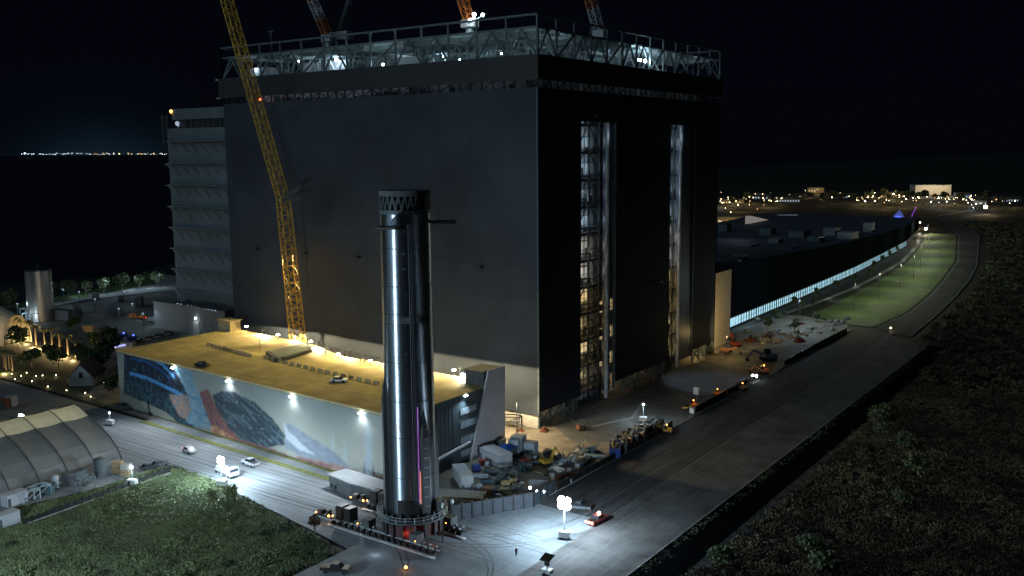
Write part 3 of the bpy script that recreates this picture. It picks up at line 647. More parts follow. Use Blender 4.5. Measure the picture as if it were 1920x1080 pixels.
for px_,py_,k,lb_ in roofl:
    p = GZ(px_,py_,ZR+1.6); t = thing('roof_floodlight',(p.x,p.y,ZR),'glaring yellow floodlight on the garage roof deck '+lb_,'floodlight','floodlights on the garage roof deck')
    MB().bar((p.x,p.y,ZR),(p.x,p.y,ZR+1.5),.14).build('post','steel_d',t); MB().rbox(p.x,p.y,ZR+1.45,ZR+1.8,.9,.6,.3).build('lamp_head','L_sod',t)
    light(t,(p.x,p.y-.7,ZR+3.0),1500,SOD,'SPOT',.4,(p.x,p.y-12,ZR-4),168,.9)
for i_,x_ in enumerate((-122,-106,-90,-74,-58,-42,-27,-14,-4)):
    y_ = (-11.5 if x_<-80 else (-16.5 if x_<-60 else -18.6)); m_=MB(); m_.box(x_-.4,x_+.4,y_,y_+1.6,ZR+1.75,ZR+1.95).bar((x_,y_,ZR-.3),(x_,y_,ZR+1.85),.12); m_.build('wall_lamp','steel_l',G)
    light(G,(x_,y_+1.3,ZR+1.6),27000,(1.0,.76,.44),'SPOT',.25,(x_,y_+1.3,0),172,.05)  # lamps assumed along the back edge to light the cladding opposite
for x_ in (-120,-95,-70,-45,-20):
    MB().box(x_-.6,x_+.6,-1.6,-.05,46,46.5).build('added_wall_flood','steel_d',B); light(B,(x_,-2.2,45.6),36000,SOD,'SPOT',.5,(x_+6,-40,18),84,.7)  # floods added high on the cladding to brighten the garage roof
for px_,py_,lb_ in ((488,660,'near the centre of the yellow roof deck'),(865,650,'')):
    if not lb_: continue
    p = GZ(px_,py_,ZR); t = thing('light_pole',(p.x,p.y,ZR),'thin light pole with crossarm '+lb_,'light pole')
    MB().bar((p.x,p.y,ZR),(p.x,p.y,ZR+4),.18).build('pole','barr',t); MB().bar((p.x-1,p.y,ZR+4),(p.x+1,p.y,ZR+4),.25).build('lamp_head','barr',t)
    light(t,(p.x,p.y,ZR+5.0),900,SOD,size=.4)
# entrance canopy next to the transporter
t = thing('entrance_canopy',(-5,-66,0),'flat white roofed entrance block below the mural beside the rocket','building')
cp = [GZ(612,888,3.6)[:2],GZ(650,878,3.6)[:2],GZ(735,905,3.6)[:2],GZ(735,927,3.6)[:2],GZ(656,906,3.6)[:2]]
MB().prism(cp,3.3,3.6).build('roof','grey',t); c_ = sum((Vector(p) for p in cp),Vector((0,0)))/5
MB().prism([tuple(c_+(Vector(p)-c_)*.93) for p in cp],0,3.3).build('wall','greyd',t)
p = GZ(671,918,0); MB().rbox(p.x+.1,p.y-.1,0,3.1,1.4,.3,math.radians(-10)).build('door','white',t)
# ------------------------------------------------------------------ rocket booster
RX, RY = 19.9, -77.1; RAD = 5.1
K = thing('rocket_booster',(RX,RY,5.6),'tall steel rocket booster standing upright on a transport stand','rocket')
def rocket_cyl(z0,z1,r,n=96,r2=None): return MB().cyl(RX,RY,z0,z1,r,n,r2)
rocket_cyl(6.0,67.8,RAD).build('hull','hull',K,smooth=True)
hk = K.children[-1]
try:
    hk.data.set_sharp_from_angle(angle=R(40))
except Exception: pass
CA = math.atan2(CAM.y-RY, CAM.x-RX)          # azimuth towards the camera
def az(deg): return CA - R(deg)*-1            # positive = to the right in the photograph
def pol(deg, r, z): a_ = az(deg); return Vector((RX+r*math.cos(a_), RY+r*math.sin(a_), z))
tr = MB(); n = 26
for k in range(n):
    a0 = 2*math.pi*k/n; a1 = 2*math.pi*(k+.5)/n; a2 = 2*math.pi*(k+1)/n
    P = lambda a,z: (RX+(RAD-.05)*math.cos(a),RY+(RAD-.05)*math.sin(a),z)
    tr.bar(P(a0,68.5),P(a1,71.4),.2); tr.bar(P(a1,71.4),P(a2,68.5),.2)
tr.build('interstage_truss','steel',K)
rocket_cyl(71.3,72.4,RAD+.05,64).build('interstage_ring','greyd',K,smooth=False)
rocket_cyl(67.8,68.6,RAD+.05,64).build('interstage_ring','steel',K)
rocket_cyl(68.6,70.0,RAD-1.0,32,RAD-2.6).build('forward_dome','steel_d',K)
rocket_cyl(68.6,71.3,RAD-.6,48).build('interstage_liner','black',K)
# ring with vertical ticks
rg = MB()
for k in range(28):
    d_ = -14+k*2.6; a_ = pol(d_,RAD+.04,46.2); b_ = pol(d_,RAD+.04,47.5); rg.bar(a_,b_,.10)
rg.build('stringer_ring','steel',K)
for z in (47.9,45.8,61,53.5,38,30,22.5,14): rocket_cyl(z,z+.10,RAD+.035,96).build('weld_seam','steel_d',K)
# grid fins
for d_,z in ((88,65.9),(-22,65.5),(187,65.7)):
    a_ = az(d_); o_ = Vector((math.cos(a_),math.sin(a_),0)); s_ = Vector((-o_.y,o_.x,0)); c_ = Vector((RX,RY,z))
    f = MB(); f.bar(c_+o_*(RAD-.2),c_+o_*(RAD+.9),.5)
    for u in (-2.1,2.1): f.bar(c_+o_*(RAD+.8)+s_*u,c_+o_*(RAD+4.8)+s_*u*.95,.42)
    for u in (.8,4.8): f.bar(c_+o_*(RAD+u)-s_*2.1,c_+o_*(RAD+u)+s_*2.1,.42)
    for k in range(-3,4):
        f.bar(c_+o_*(RAD+.8)+s_*k*.6,c_+o_*(RAD+4.8)+s_*k*.6,.16,); f.bar(c_+o_*(RAD+2.8+k*.55)-s_*2.1,c_+o_*(RAD+2.8+k*.55)+s_*2.1,.16)
    f.build('grid_fin','black',K)
# chines
def chine(d_, z0, z1, hw, dep, m, name='chine'):
    f = MB(); a_ = az(d_); o_ = Vector((math.cos(a_),math.sin(a_),0)); s_ = Vector((-o_.y,o_.x,0)); c_ = Vector((RX,RY,0))
    tt = 6.
    def q(u,r,z): return c_+o_*r+s_*u+Vector((0,0,z))
    r0 = RAD-.35; A=[q(-hw,r0,z0),q(hw,r0,z0),q(hw*.75,RAD+dep,z0),q(-hw*.75,RAD+dep,z0)]; B_=[q(-hw,r0,z1-tt),q(hw,r0,z1-tt),q(hw*.75,RAD+dep,z1-tt),q(-hw*.75,RAD+dep,z1-tt)]; C_=[q(-.05,r0,z1),q(.05,r0,z1),q(.05,RAD,z1),q(-.05,RAD,z1)]
    f.v=[tuple(p) for p in A+B_+C_]
    for b in (0,4):
        for k in range(4): j=(k+1)%4; f.f.append((b+k,b+j,b+4+j,b+4+k))
    f.f += [(3,2,1,0),(8,9,10,11)]
    return f.build(name,m,K)
chine(-76,6.2,35.5,1.1,.7,'steel_d'); cb = chine(33,6.2,28.5,1.15,.55,'steel_d')
wn = MB()
for k in range(9):
    z = 8+k*2.05; a_ = az(33); o_=Vector((math.cos(a_),math.sin(a_),0)); s_=Vector((-o_.y,o_.x,0)); c_=Vector((RX,RY,z))+o_*(RAD+.56)
    MB().bar(c_-s_*.6,c_+s_*.6,.14).build('chine_rung','steel_l',cb)
chine(110,6.2,30,1.1,.7,'steel_d')
rc = MB(); 
for d_ in (6,9.5,13): rc.bar(pol(d_,RAD+.06,9.5),pol(d_,RAD+.06,66),.22)
rc.build('raceway','steel_d',K)
ls = MB(); ls.bar(pol(17,RAD+.1,9),pol(17,RAD+.1,29),.16); ls.build('reflection_streak','refl_magenta',K)  # glowing bars stand in for purple and orange reflections on the steel
ls = MB(); ls.bar(pol(20,RAD+.1,8.6),pol(20,RAD+.1,15.5),.16); ls.build('reflection_streak',lamp_mat('orange_reflection',(1,.30,.10),.7),K)
for z,d_ in ((60,-12),(57,-10),(52,-8),(64.4,-6),(49,8),(40,-10)): MB().bar(pol(d_,RAD+.05,z),pol(d_+9,RAD+.05,z+.15),.09).build('pipe_clip','steel_l',K)
rocket_cyl(5.6,6.0,RAD+.2,64).build('aft_ring','steel',K)
ap = MB()
for k in range(10):
    d0=-34+k*6; d1=d0+6; zt=9.4-(.0 if k<6 else (k-5)*.7); ap.quad(pol(d0,RAD+.25,5.8),pol(d1,RAD+.25,5.8),pol(d1,RAD+.2,zt),pol(d0,RAD+.2,zt+(.7 if k>6 else 0)))
ap.build('aft_cover','black',K)
# stand
T = thing('transport_stand',(RX,RY,1.5),'round dark launch stand with railed walkway carrying the rocket','stand')
MB().cyl(RX,RY,1.55,5.5,5.7,48).build('stand_drum',mat('stand_red_oxide',(.07,.03,.03),scale=1,var=.4),T)
pst = MB()
for k in range(16): a_ = k*math.pi/8; pst.box(RX+6*math.cos(a_)-.25,RX+6*math.cos(a_)+.25,RY+6*math.sin(a_)-.25,RY+6*math.sin(a_)+.25,1.5,5.2)
pst.build('stand_post','steel_d',T)
wk = MB(); n = 48
for k in range(n):
    a0,a1 = 2*math.pi*k/n,2*math.pi*(k+1)/n
    P=lambda a,r,z:(RX+r*math.cos(a),RY+r*math.sin(a),z)
    wk.quad(P(a0,5.5,5.35),P(a0,7.4,5.35),P(a1,7.4,5.35),P(a1,5.5,5.35)); wk.quad(P(a0,7.4,5.0),P(a1,7.4,5.0),P(a1,7.4,5.35),P(a0,7.4,5.35)); wk.quad(P(a1,5.5,5.0),P(a1,7.4,5.0),P(a0,7.4,5.0),P(a0,5.5,5.0))
wk.build('walkway','steel',T)
rlg = MB()
for k in range(n):
    a0,a1 = 2*math.pi*k/n,2*math.pi*(k+1)/n
    for z in (5.9,6.5): rlg.bar((RX+7.35*math.cos(a0),RY+7.35*math.sin(a0),z),(RX+7.35*math.cos(a1),RY+7.35*math.sin(a1),z),.09)
    if k%2==0: rlg.bar((RX+7.35*math.cos(a0),RY+7.35*math.sin(a0),5.35),(RX+7.35*math.cos(a0),RY+7.35*math.sin(a0),6.5),.1)
rlg.build('railing','steel_l',T)
cl = MB()
for k in range(20): a_=2*math.pi*k/20; MB().rbox(RX+5.75*math.cos(a_),RY+5.75*math.sin(a_),5.35,6.6,.9,.6,a_,.6).build('hold_down_clamp','steel_d',T)
rr = Vector((math.cos(az(62)),math.sin(az(62)),0)); c_ = Vector((RX,RY,0))+rr*5.9
MB().rbox(c_.x,c_.y,5.4,8.6,1.6,2.2,az(62),.8).build('umbilical_hood','steel_d',T)
w_ = MB(); ww = c_+rr*1.0+Vector((0,0,7.4)); w_.wheel(ww,rr,.55,.3); w_.build('connector_plate','steel_l',T)
light(T,(RX+3,RY-5.4,2.6),60,(1,.12,.06),size=.3); light(T,tuple(pol(26,9,2.4)),60,(1,.2,.1),size=.3)
# transporters
def transporter(y, x0, x1, label):
    t = thing('modular_transporter',((x0+x1)/2,y,0),label,'transporter','self-propelled transporters under the stand')
    MB().box(x0,x1,y-.65,y+.65,1.0,1.5).build('deck','greyd',t)
    MB().box(x0,x1,y-.72,y-.66,1.1,1.4).build('side_rail','steel_l',t)
    MB().box(x0,x1,y-2.4,y-1.65,.12,.3).build('side_step','cwhite',t)
    n = int((x1-x0)/1.75)
    for k in range(n):
        x = x0+.9+k*1.75
        for s_ in (-1,1): MB().wheel((x,y+s_*1.25,.5),(0,1,0),.5,.6).build('wheel','tyre',t)
        if abs(x-RX)>6.4: MB().sph((x+.1,y-.95,1.35),.30,8,5).sph((x+.5,y-.3,1.75),.26,6,4).build('suspension_cylinder','steel_l',t)
    for x in (x0+.5,x0+8,x1-6): bulb(t,(x,y-1.05,1.9),.15,'L_or','marker_lamp')
    for dx in (-4.6,-2.2):
        p = MB().box(x0+dx+6.2,x0+dx+8.1,y-1.2,y+1.2,1.5,4.3); p.box(x0+dx+6.3,x0+dx+8.0,y-1.1,y+1.1,4.3,4.5); p.build('power_pack','black',t)
    MB().box(x0-5.2,x0,y-.9,y+.9,.9,1.3).box(x0-4.6,x0-3.2,y-.7,y+.4,1.3,2.2).box(x0-2.2,x0-1.4,y-.5,y+.5,1.3,2.4).build('drawbar','steel_d',t)
    bulb(t,(x0-4.8,y-1.0,1.5),.18,'L_or','marker_lamp'); bulb(t,(x0-.7,y-1.1,1.6),.24,'L_or','marker_lamp')
    light(t,(x0-.7,y-1.8,1.8),40,(1,.45,.1),size=.3)
transporter(-81.6,1.2,31.5,'many-wheeled transporter on the camera side of the rocket stand')
transporter(-70.8,1.0,30.6,'many-wheeled transporter on the mural side of the rocket stand')
for k,(x,y) in enumerate(((11.5,-81.6),(25,-81.6),(11.5,-70.8),(25,-70.8))): MB().box(x-1,x+1,y-1.1,y+1.1,1.5,3.2).build('support_beam','greyd',T)
light(T,tuple(pol(-40,12,1.2)),70,COOL,size=.3)
# ------------------------------------------------------------------ light towers and poles
def light_tower(p, h, label, power, heads=4, hr=.7, col=COOL, spot=None, lean=None):
    t = thing('light_tower',(p.x,p.y,0),label,'light tower')
    MB().rbox(p.x,p.y,.45,1.7,2.2,1.3,.4).build('generator_box','cwhite',t)
    MB().wheel((p.x-.6,p.y-.7,.35),(.4,1,0),.35,.25).build('wheel','tyre',t); MB().wheel((p.x+.6,p.y+.5,.35),(.4,1,0),.35,.25).build('wheel','tyre',t)
    MB().bar((p.x,p.y,1.6),(p.x,p.y,h),.16).bar((p.x-1,p.y,h),(p.x+1,p.y,h),.14).build('mast','steel_l',t)
    for k in range(heads):
        o = Vector(((k%2-.5)*hr*1.8,0,(k//2)*hr*1.5)) if heads>1 else Vector((0,0,0)); bulb(t,Vector((p.x,p.y,h))+o,hr,'L_coolx','lamp_head')
    if spot: light(t,(p.x,p.y,h-.4),power,col,'SPOT',.8,spot,150,.7)
    elif h > 12:
        light(t,(p.x,p.y,h+1.5),power,col,size=1.5)
    else:
        light(t,(p.x,p.y,h-hr-.9),power*.10,col,size=.8)
        for k in range(5):
            a_ = k*math.pi*.4+.4; light(t,(p.x+math.cos(a_)*(hr*2+.5),p.y+math.sin(a_)*(hr*2+.5),h),power*.22,col,'SPOT',.6,(p.x+math.cos(a_)*2.4*h,p.y+math.sin(a_)*2.4*h,0),122,1.)
    return t
def above(px_, py_, h):  # foot of a mast whose lamp, h metres up, is seen there
    g_ = GZ(px_,py_,h); return Vector((g_.x,g_.y,0))
p = above(1058,946,7.5); light_tower(p,7.2,'blindingly bright light tower at the road junction beside the red pickup',82000,4,.8)
p = above(414,864,6.5); light_tower(p,6.2,'bright light tower on the left road behind a white truck',80000,4,.55)
p = above(40,782,9); light_tower(p,8.6,'bright light tower behind the ridge of the arched tent',9000,4,.5)
p = above(246,874,5); light_tower(p,4.8,'small light tower at the tent corner next to the scrub',7000,2,.3)
p = above(205,773,4); light_tower(p,3.8,'slim post lamp on the pavement near the teal truck',900,1,.25)
p = GZ(1206,792); light_tower(p,5.5,'small light tower behind the skip containers',9000,1,.25)
p = Vector((-4,-172,0)); light_tower(p,22,'tall floodlight mast in the scrub south of the rocket',260000,4,.6)  # unseen mast assumed as source of the rocket's left highlight and scrub light
p = above(1392,645,9); 
t = thing('floodlight',(8,117,0),'warm floodlight pole outside the far end of the assembly building','floodlight')
MB().bar((8,117,0),(8,117,9),.2).build('post','steel_d',t); light(t,(8.4,118.5,9),15000,WARM,'SPOT',.4,(-3.5,140,12),120,.6); light(t,(8.4,117.6,8.6),1800,WARM,size=.5)  # pole lamp added to put warm light on the tan end bay
# warm light on the yard ground by the near corner (from an assumed pole lamp, unseen)
t = thing('floodlight',(-3.5,-6,0),'warm floodlight pole at the near corner of the assembly building behind the slanted panel','floodlight')
MB().bar((-3.5,-6,0),(-3.5,-6,9),.2).build('post','steel_d',t); light(t,(-3.5,-7,9.2),6500,(1.0,.80,.48),'SPOT',.4,(2,-6,0),164,.5)
# ------------------------------------------------------------------ vehicles
def vehicle(kind, body, p, rz, label, cat='car', lights=True, z=0.):
    t = thing({'car':'parked_car','pickup':'pickup_truck','truck':'flatbed_truck','van':'van'}[kind],(0,0,0),label,cat)
    L,Wd = {'car':(4.7,1.9),'pickup':(5.8,2.05),'truck':(8,2.5),'van':(6,2.2)}[kind]; h=L/2; w_=Wd/2
    def prof(pts, wd, tw=None):
        m_ = MB(); n=len(pts); tw = tw or [wd]*n
        m_.v=[(x,-tw[i],zz) for i,(x,zz) in enumerate(pts)]+[(x,tw[i],zz) for i,(x,zz) in enumerate(pts)]
        m_.f=[tuple(range(n)),tuple(range(2*n-1,n-1,-1))]+[((k+1)%n,k,k+n,(k+1)%n+n) for k in range(n)]; return m_
    if kind=='car':
        prof([(-h,.35),(h,.35),(h,.75),(h-.3,.85),(-h+.2,.95),(-h,.8)],w_).build('body',body,t)
        prof([(-h+.5,.93),(h-1.3,.88),(h-2.1,1.42),(-h+1.2,1.45)],w_*.9,[w_*.9,w_*.9,w_*.72,w_*.72]).build('cabin','glass',t)
        MB().box(-h+1.25,h-2.2,-w_*.7,w_*.7,1.44,1.50).build('roof_panel',body,t)
    elif kind=='pickup':
        prof([(-h,.5),(h,.5),(h,.95),(h-.2,1.1),(-h,1.15)],w_).build('body',body,t)
        prof([(-h+2.0,1.12),(h-1.4,1.1),(h-2.1,1.8),(-h+2.2,1.82)],w_*.9,[w_*.9,w_*.9,w_*.76,w_*.76]).build('cabin','glass',t)
        MB().box(-h+2.25,h-2.15,-w_*.74,w_*.74,1.81,1.88).build('roof_panel',body,t)
        MB().box(-h+.15,-h+1.95,-w_*.84,w_*.84,1.152,1.16).build('cargo_bed','black',t)
    elif kind=='truck':
        MB().box(-h,h,-w_*.5,w_*.5,.6,.85).build('chassis','steel_d',t)
        MB().box(h-2.1,h,-w_,w_,.6,1.5).box(h-2.1,h-.3,-w_,w_,1.5,2.5).build('cabin',body,t)
        MB().box(h-.31,h-.26,-w_*.9,w_*.9,1.6,2.35).build('windscreen','glass',t)
        MB().box(-h,h-2.3,-w_,w_,.86,1.05).box(-h+.5,-h+3,-w_*.8,w_*.8,1.05,1.9).build('cargo_bed',body,t)
    else:
        MB().box(-h,h-.9,-w_,w_,.5,2.4).box(h-.9,h,-w_,w_,.5,1.3).build('body',body,t); MB().box(h-.91,h-.85,-w_*.85,w_*.85,1.35,2.2).build('windscreen','glass',t)
    for x in (-h+1.0,h-1.0):
        for y in (-1,1): MB().wheel((x,y*(w_-.1),.36),(0,1,0),.36,.26).build('wheel','tyre',t)
    for y in (-1,1):
        MB().box(h+.0,h+.06,y*w_*.7-.2,y*w_*.7+.2,.65,.85).build('headlight','L_warm' if lights=='on' else 'silver',t)
        MB().box(-h-.06,-h,y*w_*.75-.18,y*w_*.75+.18,.65,.9).build('tail_light','L_red' if lights in('on','brake') else 'redp',t)
    t.location = (p.x,p.y,z); t.rotation_euler=(0,0,rz); return t
rd = R(-6)
vehicle('car','white',GZ(355,848),rd,'white car with glowing orange tail light on the left road','car','brake')
vehicle('pickup','white',GZ(470,872),R(174),'white pickup on the left road nearest the mural wall','pickup')
vehicle('truck','white',GZ(425,890),R(-8),'white work truck parked in the glare of the light tower on the left road','truck')
vehicle('pickup','teal',GZ(232,766),R(176),'teal pickup at the far left corner of the mural wall','pickup')
vehicle('pickup','black',GZ(630,1072),R(25),'black pickup beside the scrub at the bottom edge of the picture','pickup')
vr = vehicle('pickup','redp',GZ(1120,980),R(84),'red pickup with glowing orange lights at the road junction','pickup','brake')
bulb(vr,Vector(vr.location)+Vector((.5,0,2.1)),.3,'L_sod','beacon'); light(vr,tuple(Vector(vr.location)+Vector((-1.2,-.8,2.8))),160,(1,.4,.2),size=.3)
for k_ in range(3):
    b_ = bulb(vr,Vector(vr.location)+Vector((-3.0,(k_-1)*.8,1.0)),.26,'L_or','tail_lamp')
vehicle('pickup','greyd',GZ(1085,955),R(200),'dark grey pickup right behind the brightest light tower','pickup')
vehicle('car','silver',GZ(636,716,ZR),R(32),'silver car standing on the yellow garage roof deck','car',z=ZR)
vehicle('car','black',GZ(380,687,ZR),R(14),'black car near the front edge of the garage roof deck','car',z=ZR)
for i,(x,y,c_,lb_) in enumerate(((281,879,'black','black car in the row between tent and scrub, nearest the road'),(300,874,'greyd','dark grey car at the scrub corner, end of the row by the tent'))):
    vehicle('car',c_,GZ(x,y),R(70),lb_)
vehicle('truck','orange',GZ(258,598),R(200),'orange lorry with glowing lamp in the dim yard behind the garage','lorry','on')
for i,(x,y,c_,lb_) in enumerate(((228,636,'bluep','blue van with blue glow, left one of two in the dim yard'),(246,640,'bluep','blue van with blue glow, right one of two in the dim yard'),(290,603,'white','white box van by the corner of the low dark hall'))):
    v = vehicle('van',c_,GZ(x,y),R(100 if i<2 else 60),lb_,'van')
    if i<2: bulb(v,Vector(v.location)+Vector((.5,-1,2.7)),.35,'L_blue','beacon')
# parked cars, row at left behind garage
for i in range(7):
    x = 262+i*9; vehicle('car',['black','white','greyd','silver','black','white','greyd'][i],GZ(x,642-i*2.5),R(80),['black car at the left end','white car second','dark grey car third','silver car in the middle','black car fifth','white car sixth','dark grey car at the right end'][i]+' of the row behind the garage')
# ------------------------------------------------------------------ yard fence and screen wall
def panel_fence(P, Q, n, h, name, label, m='grey', pw=.35, pm='black', th=.25):
    P=Vector((P[0],P[1],0)); Q=Vector((Q[0],Q[1],0)); t = thing(name,tuple((P+Q)/2),label,'fence')
    a = math.atan2(Q.y-P.y,Q.x-P.x); L=(Q-P).length/n
    for k in range(n):
        c_=P.lerp(Q,(k+.5)/n); MB().rbox(c_.x,c_.y,0,h,L-pw-.02,th,a).build('panel',m,t)
    for k in range(n+1):
        c_=P.lerp(Q,k/n); MB().rbox(c_.x,c_.y,0,h+.25,pw,th+.25,a).build('post',pm,t)
    return t
A_=GZ(846,976); B_=GZ(1000,950); panel_fence(A_,B_,8,3.4,'screen_wall','grey concrete panel wall with dark posts right of the rocket stand',mat('screen_panel',(.045,.055,.068),scale=.6))
panel_fence(B_,(31.0,-40),3,3.0,'screen_wall','short dark screen wall turning the corner behind the brightest light tower','gdark')
panel_fence((31.0,-38),(30.4,24),24,1.6,'yard_fence','long black mesh fence between main road and skip containers','black',.2)
panel_fence((29.6,42),(29.2,94),16,1.8,'yard_fence','black fence further along the main road past the gap','black',.2)
panel_fence((30,120),(30.5,196),18,1.8,'yard_fence','black fence in the dark beside the factory garden','black',.2)
pf = GZ(845,955); 
t = thing('sign_post',(GZ(848,975).x,GZ(848,975).y,0),'white round topped post beside the rocket stand','post'); q_=GZ(848,975); MB().bar((q_.x,q_.y,0),(q_.x,q_.y,4),.16).build('post','white',t); MB().sph((q_.x,q_.y,4.2),.45,8,6,1.4).build('lamp_globe','cwhite',t)
# ------------------------------------------------------------------ yard clutter
def cabin(px_,py_,lx,ly,h,rz,m,label,cat='container',name='site_container',z=0, corr=True):
    p=GZ(px_,py_); t=thing(name,(0,0,0),label,cat)
    MB().box(-lx/2,lx/2,-ly/2,ly/2,.12,h).build('body',m,t); rf=MB().box(-lx/2-.08,lx/2+.08,-ly/2-.08,ly/2+.08,h,h+.12); rf.build('roof',m,t)
    MB().box(-lx/2+.2,-lx/2+.9 if lx>3 else lx/2-.2,-ly/2-.05,-ly/2-.003,.2,min(2.1,h-.2)).build('door','greyd',t)
    MB().box(-lx/2,-lx/2+.3,-ly/2,ly/2,0,.12).box(lx/2-.3,lx/2,-ly/2,ly/2,0,.12).build('skid','steel_d',t)
    t.location=(p.x,p.y,z); t.rotation_euler=(0,0,rz); return t
cabin(868,905,9.5,3,3.2,R(-38),'white','long white site container nearest the rocket in the equipment yard')
cabin(930,868,9,4.2,3.4,R(-20),'white','wide white site cabin in front of the slanted garage panel','cabin','site_cabin')
cabin(966,862-10,3,2.6,4.2,R(10),'louver','tall pale box tank behind the blue canopy','tank','box_tank')
cabin(973,848,3.2,3.2,4.6,R(10),'louver','tall blue-grey cabinet right of the blue canopy','cabinet','equipment_cabinet')
cabin(996,855,3.0,2.8,3.8,R(10),'louver','blue-grey cabinet, rightmost of the tall boxes in the yard','cabinet','equipment_cabinet')
cabin(937,842,2.6,2.4,2.8,R(5),'grey','small grey cabinet left of the blue canopy against the slanted panel','cabinet','equipment_cabinet')
cabin(1010,918,4.5,2.6,2.8,R(30),'greyd','dark site container with lit openings just inside the screen wall','container')
for k_,(x_,y_) in enumerate(((994,915),(1007,922),(1019,922))):
    p = GZ(x_,y_,1.9); t_ = thing('work_lamp',(p.x,p.y,0),['left','middle','right'][k_]+' one of three white work lamps beside the dark container','lamp','work lamps at the dark container'); MB().bar((p.x,p.y,0),(p.x,p.y,1.8),.1).build('post','steel_d',t_); bulb(t_,(p.x,p.y,1.95),.32,'L_coolx','lamp_head')
p=GZ(948,858); t=thing('canopy_tent',(p.x,p.y,0),'small bright blue canopy tent in the equipment yard','tent')
MB().prism([(p.x-2.6,p.y-2.2),(p.x+2.6,p.y-2.2),(p.x+2.6,p.y+2.2),(p.x-2.6,p.y+2.2)],2.7,2.85).build('canopy_edge','blue',t)
m_=MB(); i=0; m_.v=[(p.x-2.6,p.y-2.2,2.85),(p.x+2.6,p.y-2.2,2.85),(p.x+2.6,p.y+2.2,2.85),(p.x-2.6,p.y+2.2,2.85),(p.x,p.y,3.9)]; m_.f=[(0,1,4),(1,2,4),(2,3,4),(3,0,4)]; m_.build('canopy','blue',t)
for a in (-1,1):
    for b in (-1,1): MB().bar((p.x+a*2.4,p.y+b*2,0),(p.x+a*2.4,p.y+b*2,2.7),.12).build('leg','steel_l',t)
def stack(px_,py_,kind,rz,label,sc=1.,m=None):
    p=GZ(px_,py_); cat={'pipes':'pipes','pallet':'pallet','crates':'crate','rubble':'debris pile','tarp':'covered pile','frame':'steel frame','beam':'beams','pile':'spoil heap'}[kind]
    t=thing({'pipes':'pipe_bundle','pallet':'pallet_stack','crates':'crate','rubble':'debris_pile','tarp':'tarpaulin_pile','frame':'steel_frame','beam':'beam_stack','pile':'spoil_heap'}[kind],(0,0,0),label,cat)
    r_=random.Random(px_*7+py_)
    if kind=='pipes':
        m_=MB()
        for k in range(7): m_.bar((-3,-1+k%4*.6,.3+(k//4)*.5),(3,-1+k%4*.6,.3+(k//4)*.5),.42)
        m_.build('pipe',m or 'steel_l',t); MB().box(-2,-1.8,-1.3,1.3,0,.1).box(1.8,2,-1.3,1.3,0,.1).build('bearer','wood',t)
    elif kind=='beam':
        m_=MB()
        for k in range(5): m_.box(-4,4,-1.4+k*.6,-1.1+k*.6,.1,.5+.1*(k%2))
        m_.build('beam',m or 'steel',t); MB().box(-2.4,-2.2,-1.6,1.6,0,.1).box(2.2,2.4,-1.6,1.6,0,.1).build('bearer','wood',t)
    elif kind=='pallet':
        for k in range(3): MB().box(-.7,.7,-.6,.6,k*.28,k*.28+.2).build('pallet','wood',t)
        MB().box(-.6,.6,-.5,.5,.8,1.6).build('load',m or 'louver',t)
    elif kind=='crates':
        MB().box(-1.1,1.1,-.8,.8,.1,1.5).build('body',m or 'wood',t); MB().box(-1.15,1.15,-.85,.85,1.5,1.62).build('lid',m or 'wood',t)
    elif kind in('rubble','pile','tarp'):
        m_=MB(); n=10
        for k in range(22 if kind!='tarp' else 8):
            a=r_.random()*6.28; d=r_.random()*1.8; s=.35+.7*r_.random(); m_.rbox(d*math.cos(a),d*math.sin(a),max(0,(1.6-d)*.5-s*.3),max(.3,(1.9-d)*.6+s*.3),s*1.6,s,r_.random()*3,.7)
        m_.build('heap',m or 'stone',t)
        m_=MB()
        for k in range(8): a=r_.random()*6.28; d=r_.random()*1.7; m_.bar((d*math.cos(a),d*math.sin(a),.9),(d*math.cos(a)+r_.uniform(-1.4,1.4),d*math.sin(a)+r_.uniform(-1.4,1.4),1.5+r_.random()),.14)
        m_.build('offcuts','steel',t)
    else:
        m_=MB()
        for a in (-2,2):
            for b in (-1.2,1.2): m_.bar((a,b,0),(a,b,2.6),.22)
            m_.bar((a,-1.2,2.6),(a,1.2,2.6),.2)
        for b in (-1.2,1.2): m_.bar((-2,b,2.6),(2,b,2.6),.2); m_.bar((-2,b,0.2),(2,b,2.5),.14)
        m_.build('frame',m or 'steel',t); MB().box(-1.6,1.6,-.9,.9,.9,1.05).build('shelf','greyd',t)
    t.location=(p.x,p.y,0); t.rotation_euler=(0,0,rz); t.scale=(sc,)*3; return t
